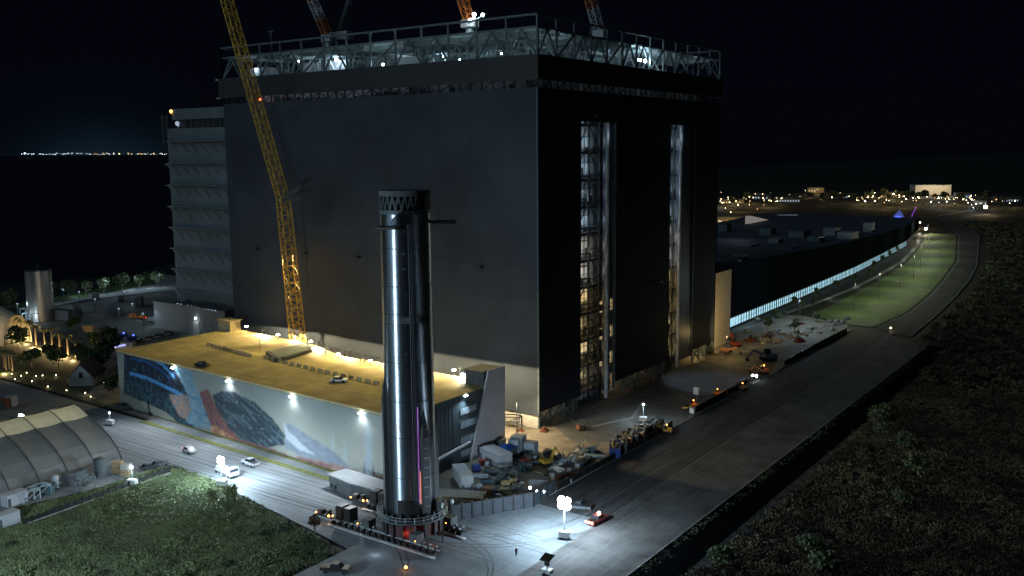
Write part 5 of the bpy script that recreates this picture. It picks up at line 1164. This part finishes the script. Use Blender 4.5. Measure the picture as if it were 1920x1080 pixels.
# house
p=GZ(165,716); t=thing('gabled_house',(p.x,p.y,0),'small house with steep brown gable roof in the dark garden left of the mural','house')
a=R(-50)
q=MB(); ca_,sa_=math.cos(a),math.sin(a)
def hv(x,y,z): return (p.x+x*ca_-y*sa_,p.y+x*sa_+y*ca_,z)
q.v=[hv(-6,-4,0),hv(6,-4,0),hv(6,4,0),hv(-6,4,0),hv(-6,-4,3.4),hv(6,-4,3.4),hv(6,4,3.4),hv(-6,4,3.4),hv(-6,0,7.6),hv(6,0,7.6)]
q.f=[(0,1,5,4),(2,3,7,6),(1,2,6,9,5),(3,0,4,8,7)]; q.build('wall','grey',t)
q=MB(); 
for s_ in (-1,1): q.quad(hv(-6.6,s_*4.6,3.0),hv(6.6,s_*4.6,3.0),hv(6.6,0,7.9),hv(-6.6,0,7.9)); q.quad(hv(-6.6,s_*4.6,2.85),hv(6.6,s_*4.6,2.85),hv(6.6,0,7.75),hv(-6.6,0,7.75))
q.build('roof','roofr',t); q=MB(); q.rbox(p.x+6.03*ca_,p.y+6.03*sa_,2.8,4.8,.1,1.4,a); q.build('window','glass',t)
light(t,(p.x+10,p.y-8,3),50,COOL,size=.4)
gl_=[(22,702),(40,706),(68,706),(80,705),(105,705),(60,716),(90,726),(125,733),(160,738),(195,718),(210,720),(8,702),(135,706),(50,700),(170,745),(215,705),(28,712)]
g0=None
for i,(x,y) in enumerate(gl_):
    p=GZ(x,y,.4)
    if g0 is None:
        g0=thing('garden_light',(p.x,p.y,0),'low glowing garden light among the plants left of the mural','garden light','low garden lights'); MB().bar((p.x,p.y,0),(p.x,p.y,.5),.12).build('stem','steel_d',g0); bulb(g0,(p.x,p.y,.65),.13,'L_warm','lamp_head')
    else: dup(g0,(p.x,p.y,0))
    if i%2==0: light(None,(p.x,p.y-.5,1.2),45,(1,.8,.5),size=.2,name='garden_glow')
gt=[(110,690,'dark round tree left of the gabled house'),(60,690,'dark broad tree above the garden lights at the left'),(200,690,'dark tree between the gabled house and the mural'),(35,655,'dark tree in front of the palm row at the left'),(95,675,'dark tree in front of the palm row middle'),(150,680,'dark tree behind the gabled house'),(180,660,'dark tree right of the ninth palm'),(205,672,'dark tree behind the garage corner'),(140,620,'dark tree behind the palm row'),(215,740,'dark bush at the left foot of the mural'),(205,650,'low dark tree near the light bar'),(170,700,'dark shrub at the house gable')]
gt0=None
for i,(x,y,l) in enumerate(gt):
    p=GZ(x,y)
    if gt0 is None: gt0=make_tree('garden_tree',l,(p.x,p.y,0),7,4.2,9,'leaf',420,'dark garden trees',.5)
    else: dup(gt0,(p.x,p.y,0),i*.9,l,.8+.15*(i%4))
# ------------------------------------------------------------------ factory on the right
t=thing('factory_hall',(-60,350,0),'very long dark factory hall with a glowing glass strip along its foot','building')
fl=[(-15,149.2,30),(-15.6,200,28.5),(-17.3,277,26),(-19.5,340,23.5),(-21.3,390,22),(-27,480,19.5),(-35,589,17.5),(-50,700,16)]
back=[(-130,149.2),(-150,300),(-180,500),(-230,700)]
q=MB()
for (x0,y0,z0),(x1,y1,z1) in zip(fl,fl[1:]): q.quad((x0,y0,4.8),(x1,y1,4.8),(x1,y1,z1),(x0,y0,z0))
q.quad((-130,149.2,0),(-15,149.2,0),(-15,149.2,30),(-130,149.2,30)); q.build('wall','fact',t)
q=MB()
for (x0,y0,z0),(x1,y1,z1) in zip(fl,fl[1:]):
    w_=lambda y:-115-(y-149)*.15
    q.quad((x0,y0,z0),(x1,y1,z1),(w_(y1),y1,z1),(w_(y0),y0,z0))
q.build('roof','factroof',t)
gs=MB(); ml=MB(); tot=0
for (x0,y0,z0),(x1,y1,z1) in zip(fl[:-1],fl[1:]):
    if y0>=589: break
    gs.quad((x0-.05,y0+ (26 if y0<150 else 0),.6),(x1-.05,y1,.6),(x1-.05,y1,4.4),(x0-.05,y0+(26 if y0<150 else 0),4.4))
    n_=int((y1-y0)/3.2)
    for k in range(n_+1):
        u=k/n_; x_=x0+(x1-x0)*u; y_=y0+(y1-y0)*u; ml.box(x_-.05,x_+.2,y_-.22-.2*(k%3==0),y_+.22+.2*(k%3==0),.4,4.5)
    ml.quad((x0+.1,y0,2.4),(x1+.1,y1,2.4),(x1+.1,y1,2.55),(x0+.1,y0,2.55))
gs.build('glass_strip','L_strip',t); ml.build('mullion','fact',t)
q=MB()
for (x0,y0,z0),(x1,y1,z1) in zip(fl,fl[1:]): q.quad((x0+.02,y0,4.4),(x1+.02,y1,4.4),(x1+.02,y1,4.85),(x0+.02,y0,4.85)); q.quad((x0+.02,y0,0),(x1+.02,y1,0),(x1+.02,y1,.6),(x0+.02,y0,.6))
q.build('plinth','greyd',t)
for k in range(10): y_=185+k*42; x_=-13+(-(y_-176)*.045); light(t,(x_+1.0,y_,4.0),300,(.55,.82,1),'SPOT',.5,(x_+6,y_,0),120,.8)
MB().box(-14.95,-3.8,131,149,0,30.6).build('end_bay','tan',t)['label']='tall tan end bay lit warm'
for i,(x,y) in enumerate(((1360,418),(1420,470),(1475,460),(1455,445),(1530,440),(1400,455),(1385,490),(1560,425),(1500,430),(1630,415),(1440,425),(1590,432))):
    p=GZ(x,y,27); s_=3+i%3; zz=24 if p.y>250 else 27.5
    MB().box(p.x-s_,p.x+s_,p.y-s_*1.4,p.y+s_*1.4,zz-6,zz+2.2).build('roof_unit','grey' if i%2 else 'steel',t)
MB().box(-100,-16,187,190,28.5,29.6).build('roof_parapet','grey',t); light(t,(-40,180,33),420,COOL,size=1); light(t,(-70,240,36),900,COOL,size=1); light(t,(-80,340,36),1400,(.8,.85,1),size=1)
# sign-like lit wedge and bars on roof
t=thing('lit_canopy',(0,0,0),'small white wedge canopy glowing beyond the factory roof','canopy'); p=GZ(1397,420,20); q_=GZ(1432,413,20); t.location=(p.x,p.y,0)
m_=MB(); d_=Vector((2,6,0)); up_=Vector((0,0,6.4)); P0=p; P1=q_; A=[P0,P1,P0+up_]; 
m_.v=[tuple(v) for v in A]+[tuple(v+d_) for v in A]; m_.f=[(0,1,2),(5,4,3),(0,3,4,1),(1,4,5,2),(2,5,3,0)]; m_.build('canopy',mat('wedge_white',(.6,.58,.56),emit=(1,.92,.85),es=.18),t); MB().bar((p.x+1,p.y+1,0),(p.x+1,p.y+1,20),1).build('column','steel',t)
t=thing('light_bar',(0,0,0),'long pale horizontal light bar beyond the factory roof','light bar'); p=GZ(1457,404,16); q_=GZ(1495,404,16); t.location=(p.x,p.y,0); MB().bar(p,q_,1.0).build('light_tube','L_winc',t); MB().bar((p.x,p.y,0),p,.6).build('post','steel_d',t)
# garden things in front of factory
rk=[]
gi=[(1420,600,'rk'),(1440,618,'tr'),(1455,605,'tr'),(1470,598,'tr'),(1462,622,'rk'),(1480,612,'rk'),(1495,608,'fl'),(1440,634,'fl'),(1408,640,'fl'),(1510,600,'rk'),(1530,604,'tr'),(1520,618,'rk'),(1545,612,'rk'),(1555,604,'rk'),(1560,620,'rk'),(1500,640,'fl'),(1535,626,'rk'),(1490,624,'tr'),(1430,610,'rk'),(1450,628,'rk'),(1475,630,'rk'),(1570,608,'rk'),(1512,630,'rk'),(1500,585,'tr'),(1525,575,'tr'),(1400,622,'rk')]
rn={'rk':0,'tr':0,'fl':0}; b0=None; s0=None
rq=random.Random(8)
for _k in range(34):
    u_,v_=rq.random(),rq.random(); gi.append((int(1420+170*u_),int(628-30*u_+v_*22-4*u_),'rk'))
for i,(x,y,k) in enumerate(gi):
    p=GZ(x,y); rn[k]+=1
    if k=='rk':
        if s0 is None:
            s0=thing('boulder',(0,0,0),'pale boulder on the sandy planting ground at the factory corner','boulder','pale boulders on the planting ground'); m_=MB().sph((0,0,.6),1.3,9,6,.7); r_=random.Random(5); m_.v=[(a*(.75+.5*r_.random()),b*(.75+.5*r_.random()),c_) for a,b,c_ in m_.v]; m_.build('rock','stone',s0); s0.location=(p.x,p.y,0)
        else: dup(s0,(p.x,p.y,0),i,None,.6+.25*(i%3))
    elif k=='tr':
        l=['tallest','second','third','fourth','fifth','sixth','seventh'][rn[k]-1]+' small garden tree counted from the left at the factory corner'
        if b0 is None: b0=make_tree('small_tree',l,(p.x,p.y,0),5,2.3,21,'leafl',260,'small trees at the factory corner',.4)
        else: dup(b0,(p.x,p.y,0),i,l,.7+.2*(i%3))
    else: stack(x,y,'rubble',i,['red flowering shrub nearest the tan end bay side','red flowering shrub among the boulders in the centre','orange shrub at the left of the planting ground','orange-brown shrub on the road side of the planting ground'][rn[k]-1],1.3,'redfl')
for k in range(9):
    y_=250+k*36; x_=walk[1][0]+ (-3 if y_<400 else -8-(y_-400)*.1); p=Vector((x_,y_,0)); dup(b0,(x_,y_,0),k,['first','second','third','fourth','fifth','sixth','seventh','eighth','ninth'][k]+' small tree from the camera along the pale path beside the lawn',.9)
for k in range(7): y_=235+k*50; light(None,(-4-max(0,(y_-380)*.11),y_,5),700,(.75,.9,1),'SPOT',.5,(-1,y_,0),130,.8,name='path_light')
for x,y,pw,c_ in ((20,290,4200,(.95,1,.65)),(20,245,3600,(.95,1,.65)),(20,335,3800,(.95,1,.65)),(8,440,5200,(.95,1,.65)),(-12,565,6000,(.95,1,.65)),(16,385,4500,(.95,1,.65)),(0,500,5600,(.9,1,.75)),(-30,640,9000,(1,.95,.75)),(14,182,2600,COOL),(8,205,2600,COOL)):  # posts added to light lawn and planting ground; heads stay dark
    t_=thing('added_lawn_lamp',(x,y,0),{290:'thin lamp post on the near part of the lawn, second from the boulders',245:'thin lamp post on the lawn nearest the boulders',335:'third thin lamp post on the lawn from the boulders',385:'thin lamp post midway along the lawn',440:'fifth thin lamp post on the lawn from the boulders',565:'thin lamp post on the lawn before the last one',500:'thin lamp post on the far part of the lawn',640:'thin lamp post at the far end of the lawn',182:'thin lamp post among the boulders',205:'thin lamp post where lawn and planting ground meet'}[y],'lamp post'); MB().bar((x,y,0),(x,y,15),.14).build('post','steel_d',t_); MB().box(x-.25,x+.25,y-.25,y+.25,15,15.1).build('lamp_head','steel_d',t_); light(t_,(x,y,14.6),pw*1.9,c_,size=.5)
p=GZ(1670,620); t_=thing('bollard_light',(p.x,p.y,0),'single small lit bollard at the end of the concrete lane','bollard'); MB().bar((p.x,p.y,0),(p.x,p.y,1),.3).build('post','steel_d',t_); bulb(t_,(p.x,p.y,1.2),.3,'L_warm','lamp_head')
# far end junction lights & purple line
def farlamp(px_,py_,r,m,label,h=6,group='distant street lamps',pw=0,col=WARM):
    g_=GZ(px_,py_,h); t_=thing('distant_lamp',(g_.x,g_.y,0),label,'street lamp',group); MB().bar((g_.x,g_.y,0),(g_.x,g_.y,h),max(.2,r*.3)).build('post','steel_d',t_); bulb(t_,g_,r,m,'lamp_head')
    if pw: light(t_,(g_.x,g_.y,h+r+.5),pw,col,size=.6)
    return t_
farlamp(1736,429,1.1,'L_sod','brightest lamp where the lawn ends at the far crossing',5,None,14000,(1,.85,.65))
farlamp(1725,417,.7,'L_warm','yellow lamp just above the far crossing',5,None,3000)
farlamp(1848,388,2.0,'L_sod','bright warm lamp at the far right on the dark road',8,None,9000)
for i in range(12): farlamp(1701+i*1.5,424-i*3.2,.35,'L_pur','small purple lamp in the line running towards the far town',3,'purple lamps in a line')
p=GZ(1685,396,10); t_=thing('lit_sail',(p.x,p.y,0),'small glowing blue pyramid shape beyond the factory','structure'); m_=MB(); m_.v=[(p.x-9,p.y,0),(p.x+9,p.y,0),(p.x+2,p.y+8,0),(p.x+1,p.y,12)]; m_.f=[(0,1,3),(1,2,3),(2,0,3),(0,2,1)]; m_.build('sail',lamp_mat('blue_sail',(.01,.02,.5),.22),t_); MB().box(p.x-3,p.x+3,p.y-1.5,p.y-1,3,4).build('lit_panel','L_blue',t_)
# far town
q=GZ(1750,366); 
def far_bld(x0,x1,ytop,ybot,m,label,dep=40,lit=None):
    a_=GZ(x0,ybot); b_=GZ(x1,ybot); D=(a_-CAM); up=GZ(x0,ybot); d=(b_-a_); L=d.length; d.normalize(); nrm=Vector((-d.y,d.x,0))
    dist=Vector((a_.x-CAM.x,a_.y-CAM.y,0)).length; h=(ybot-ytop)/F*dist*1.0
    t_=thing('distant_building',tuple((a_+b_)/2),label,'building','distant buildings'); MB().prism([a_[:2],b_[:2],(b_+nrm*dep)[:2],(a_+nrm*dep)[:2]],0,h).build('wall',m,t_)
    MB().prism([(a_-nrm*.6-d*.6)[:2],(b_-nrm*.6+d*.6)[:2],(b_+nrm*(dep+.6)+d*.6)[:2],(a_+nrm*(dep+.6)-d*.6)[:2]],h,h+1).build('roof','greyd',t_)
    return t_,a_,b_,h,nrm
t_,a_,b_,h_,nn=far_bld(1716,1783,349,366,'tan','large plain tan warehouse, the biggest block of the far town')
for k in range(4): p=a_.lerp(b_,(k+.5)/4)-nn*26; light(t_,(p.x,p.y,16),16000,(1,.85,.6),size=2)
for i,(x0,x1,yt,yb,m,l) in enumerate([(1625,1700,362,371,'wood','long low building lit yellow left of the tan warehouse'),(1795,1820,364,372,'louver','small pale building right of the tan warehouse'),(1835,1850,378,384,'louver','white low shed near the bright road lamp'),(1565,1600,365,372,'greyd','dark low building in the left part of the far town'),(1515,1545,353,362,'wood','small building with red roof lights far behind the factory'),(1350,1395,376,382,'wood','low yellowish building just right of the assembly building'),(1410,1445,366,374,'greyd','dark low building right of the yellowish one'),(1345,1392,408,420,'wood','row building with warm windows near the white wedge canopy'),(1455,1500,372,380,'greyd','dark low building behind the light bar'),(1870,1915,372,379,'greyd','dark low building at the right edge of the picture')]):
    t_,a_,b_,h_,nn=far_bld(x0,x1,yt,yb,m,l,20)
    wq=MB(); n_=max(3,int((x1-x0)/5))
    for k in range(n_):
        if random.random()<.25: continue
        p=a_.lerp(b_,(k+.3)/n_)-nn*.1; d=(b_-a_).normalized(); w_=(b_-a_).length/n_*.4; wq.quad(p+Vector((0,0,h_*.2)),p+d*w_+Vector((0,0,h_*.2)),p+d*w_+Vector((0,0,h_*.6)),p+Vector((0,0,h_*.6)))
    wq.build('window','L_win' if m=='wood' else 'L_winc',t_)
    if m=='wood': p=(a_+b_)/2-nn*22; light(t_,(p.x,p.y,12),9000,(1,.8,.4),size=2)
lampspots=[(1350,378),(1365,374),(1380,377),(1395,371),(1412,370),(1430,364),(1445,361),(1360,390),(1384,384),(1350,415),(1362,417),(1374,416),(1388,417),(1420,392),(1432,385),(1510,357),(1520,361),(1533,355),(1548,366),(1560,370),(1575,361),(1592,368),(1610,371),(1622,377),(1640,363),(1650,371),(1662,374),(1675,364),(1690,364),(1700,374),(1712,371),(1725,372),(1738,369),(1752,373),(1765,371),(1780,374),(1795,371),(1808,366),(1812,375),(1640,378),(1658,380),(1745,379),(1760,380),(1775,378),(1790,382),(1822,384),(1830,383),(1840,381),(1860,378),(1868,374),(1880,377),(1893,381),(1903,377),(1825,390),(1815,380),(1500,368),(1480,365),(1465,372),(1540,375),(1405,384),(1370,398),(1440,400)]
rq=random.Random(12)
for _k in range(70):
    if _k%3: lampspots.append((int(rq.uniform(1605,1830)),int(rq.gauss(373,3.5))))
    else: lampspots.append((int(rq.uniform(1348,1470)),int(rq.gauss(374,6))))
lk={}
for i,(x,y) in enumerate(lampspots):
    big=(x,y) in ((1640,363),(1675,364),(1622,377)); cool=x in(1745,1760,1775,1822,1830,1840,1815,1825,1350,1374)
    key=('L_cool' if cool else ('L_sod' if big else ('L_or' if i%9==4 else 'L_warm')))
    g_=GZ(x,y,8); dist=Vector((g_.x-CAM.x,g_.y-CAM.y,0)).length; r=dist/F*(1.0 if big else .18+.5*((i*37)%11/11.)**2)
    t_=farlamp(x,y,r,key,{'L_cool':'tiny white lamp of the far town','L_sod':'large glaring yellow lamp of the far town','L_warm':'tiny warm lamp of the far town','L_or':'tiny orange lamp of the far town'}[key],8,'lamps of the far town, '+key[2:],700 if i%4 else 2500,WARM if not cool else COOL)
# far trees around the town
M['leaff']=mat('far_tree_leaves',(.06,.07,.03),scale=.3,var=.5)
ft0=None
fts=[(1632,372),(1646,375),(1658,371),(1668,376),(1682,372),(1696,376),(1708,370),(1720,376),(1735,375),(1755,376),(1770,375),(1560,376),(1580,374),(1600,376),(1545,380),(1520,372),(1375,386),(1400,378),(1430,378),(1800,378),(1850,376),(1880,382)]
for i,(x,y) in enumerate(fts):
    p=GZ(x,y)
    if ft0 is None: ft0=make_tree('distant_tree','dark round tree among the lamps of the far town',(p.x,p.y,0),11,7,31,'leaff',260,'trees of the far town',1.3)
    else: dup(ft0,(p.x,p.y,0),i,None,.8+.2*(i%3))
# far road strip between town and crossing
struct('town_road',MB().prism([GZ(1760,404)[:2],GZ(1835,391)[:2],GZ(1835,393)[:2],GZ(1760,406)[:2]],-.1,.05),'kerb','pale stretch of road before the far town')
# city across the bay
cl_=MB(); cw_=MB(); co_=MB(); r_=random.Random(3)
for k in range(95):
    if r_.random()<.28: continue
    px_=38+k*3.0+r_.uniform(-1.5,1.5); D=26000; d=ray(px_,288.2+r_.uniform(-1.2,1.6)-0.0); hd=math.hypot(d.x,d.y); P=CAM+d*(D/hd); P.z=max(6,P.z)
    r=r_.uniform(3,8)*(1.9 if (k in(2,3,10,20,38,61,62,63,90)) else 1); warm=px_>175 and r_.random()<.6
    (cw_ if warm else (co_ if r_.random()<.12 and px_>150 else cl_)).sph(P,r,6,4)
o=cl_.build('city_lights',lamp_mat('city_white',(.75,.90,1.0),7)); 
for q_,mm_ in ((cw_,lamp_mat('city_warm',(1,.70,.35),6)),(co_,lamp_mat('city_orange',(1,.4,.12),6))):
    me=o.data; n0=len(me.vertices); bm=bmesh.new(); bm.from_mesh(me); mi=len(me.materials); me.materials.append(mm_)
    vv=[bm.verts.new(v) for v in q_.v]; 
    for f in q_.f:
        try: ff=bm.faces.new([vv[i] for i in f]); ff.material_index=mi
        except ValueError: pass
    bm.to_mesh(me); bm.free()
tag(o,'thin line of tiny city lights on the horizon across the bay','city lights',kind='stuff')
# ------------------------------------------------------------------ scrub
def scrub(name, label, inside, bbox, n_cl, leaves, mats, hmin, hmax, ls, seed):
    g=np.random.default_rng(seed); x0,x1,y0,y1=bbox; P=[]
    while len(P)<n_cl:
        x=g.uniform(x0,x1); y=g.uniform(y0,y1)
        if inside(x,y): P.append((x,y))
    P=np.array(P); h=g.uniform(hmin,hmax,n_cl)*(1+.5*np.sin(P[:,0]*.21+P[:,1]*.13)); r=g.uniform(.9,2.4,n_cl); N=n_cl*leaves
    ci=np.repeat(np.arange(n_cl),leaves); v=g.normal(size=(N,3)); v/=np.linalg.norm(v,axis=1)[:,None]; v[:,2]=np.abs(v[:,2]); v*=g.uniform(.6,1.05,N)[:,None]
    c=np.empty((N,3)); c[:,0]=P[ci,0]+v[:,0]*r[ci]; c[:,1]=P[ci,1]+v[:,1]*r[ci]; c[:,2]=v[:,2]*h[ci]-.1
    a=g.normal(size=(N,3)); a/=np.linalg.norm(a,axis=1)[:,None]; b=np.cross(a,g.normal(size=(N,3))); b/=np.linalg.norm(b,axis=1)[:,None]
    s=(ls*g.uniform(.6,1.4,N))[:,None]; V=np.stack([c-a*s,c-b*s*.6,c+a*s,c+b*s*.6],1).reshape(-1,3)
    me=bpy.data.meshes.new(name); me.vertices.add(4*N); me.vertices.foreach_set('co',V.ravel()); me.loops.add(4*N); me.loops.foreach_set('vertex_index',np.arange(4*N)); me.polygons.add(N); me.polygons.foreach_set('loop_start',np.arange(N)*4); me.polygons.foreach_set('loop_total',np.full(N,4))
    for m_ in mats: me.materials.append(m_)
    cm=g.integers(0,len(mats)*3,n_cl); cm=np.where(cm<len(mats),cm,0); me.polygons.foreach_set('material_index',cm[ci]); me.update(); me.validate()
    o=link(bpy.data.objects.new(name,me)); return tag(o,label,'scrub',kind='stuff')
sA=mat('scrub_green',(.115,.150,.062),scale=.10,var=.45); sB=mat('scrub_pale',(.10,.13,.075),scale=.3,var=.4); sC=mat('scrub_brown',(.07,.045,.03),scale=.3,var=.4); sC2=mat('scrub_olive',(.10,.12,.05),scale=.3,var=.4); sD=mat('scrub_dry',(.12,.095,.052),scale=.06,var=.75,col2=(.22,.17,.09)); sE=mat('scrub_dark',(.020,.028,.018),scale=.2,var=.5)
edge_l=[(-61,-82),(-58,-80.5),(-46,-79.5),(-30,-83.5),(3,-90),(12.5,-92.5),(12.8,-150),(-66,-150),(-64,-120),(-61,-100)]
struct('scrub_ground',MB().sheet(edge_l,.03),mat('scrub_soil',(.03,.035,.02),var=.4),'dark soil under the left scrub')
scrub('scrubland','dense green scrub filling the lower left corner of the scene',lambda x,y:pip(x,y,edge_l),(-66,13,-150,-79),6500,60,[sA,sB,sC2],.25,.8,.17,4)
edge_r=[(78.5,-150),(78.2,-60),(79.2,0),(78.2,60),(77.6,190),(90,420),(200,420),(200,-60),(130,-150)]
def fr(x,y): return pip(x,y,edge_r)
scrub('scrubland','scattered taller dark shrubs rising out of the left scrub',lambda x,y:pip(x,y,edge_l),(-66,13,-150,-79),55,160,[sA,sE],1.2,2.0,.22,15)
edge_n=[(76.4,-150),(76.2,-60),(77.0,0),(76.2,60),(75.6,120),(150,120),(150,-60),(110,-150)]
scrub('scrubland','dark dry brush on the right bank of the ditch, near part',lambda x,y:pip(x,y,edge_n),(75,150,-150,120),9000,40,[sD,sE,sC],.12,.75,.24,8)
edge_g=[(75,197),(60,202),(58,262),(54.5,330),(49,400),(41,480),(2,730),(-60,900),(260,900),(400,420),(230,300),(80,420)]
scrub('scrubland','dark brush plain right of the far curved road',lambda x,y:pip(x,y,edge_g),(-60,400,197,900),6500,20,[sD,sE,sA],.3,1.3,.8,19)
edge_f=[(75.6,120),(74,200),(80,420),(230,420),(200,0),(150,-60),(150,120)]
scrub('scrubland','dark brush field beyond the ditch end, far part',lambda x,y:pip(x,y,edge_f),(70,230,-60,420),6500,30,[sD,sE],.5,1.5,.55,9)
bk=[(66.9,-120),(68,-120),(68,180),(66.9,180)]
scrub('bank_grass','thin line of pale weeds on the near edge of the ditch',lambda x,y:pip(x,y,bk),(66.8,68,-120,180),420,14,[sB,sD,sC],.1,.45,.14,12)
# isolated paler shrubs in the right field
sh0=None
for i,(x,y,l) in enumerate([(1520,1040,'pale green shrub near the bottom of the right field'),(1540,1070,'pale green shrub at the bottom edge of the right field'),(1645,790,'grey-green shrub on the far bank of the ditch'),(1655,815,'grey-green shrub just below the one on the far bank'),(1700,840,'olive shrub in the middle of the right field'),(1720,890,'olive shrub below the middle of the right field'),(1690,945,'small green shrub in the lower right field'),(1350,1060,'pinkish dry shrub at the bottom beside the dirt track')]):
    p=GZ(x,y)
    if sh0 is None: sh0=make_tree('shrub',l,(p.x,p.y,0),3.6,3,41,'leafl',420,None,.34)
    else: dup(sh0,(p.x,p.y,0),i,l,.8+.2*(i%3))
for i,(x,y,l) in enumerate([(590,1000,'rust-coloured bush at the road corner of the left scrub'),(435,945,'dark upright bush in the left scrub, right one'),(400,950,'dark upright bush in the left scrub, left one')]):
    p=GZ(x,y); t_=make_tree('shrub',l,(p.x,p.y,0),4,1.6,50+i,sC if i==0 else sA,260,None,.3)
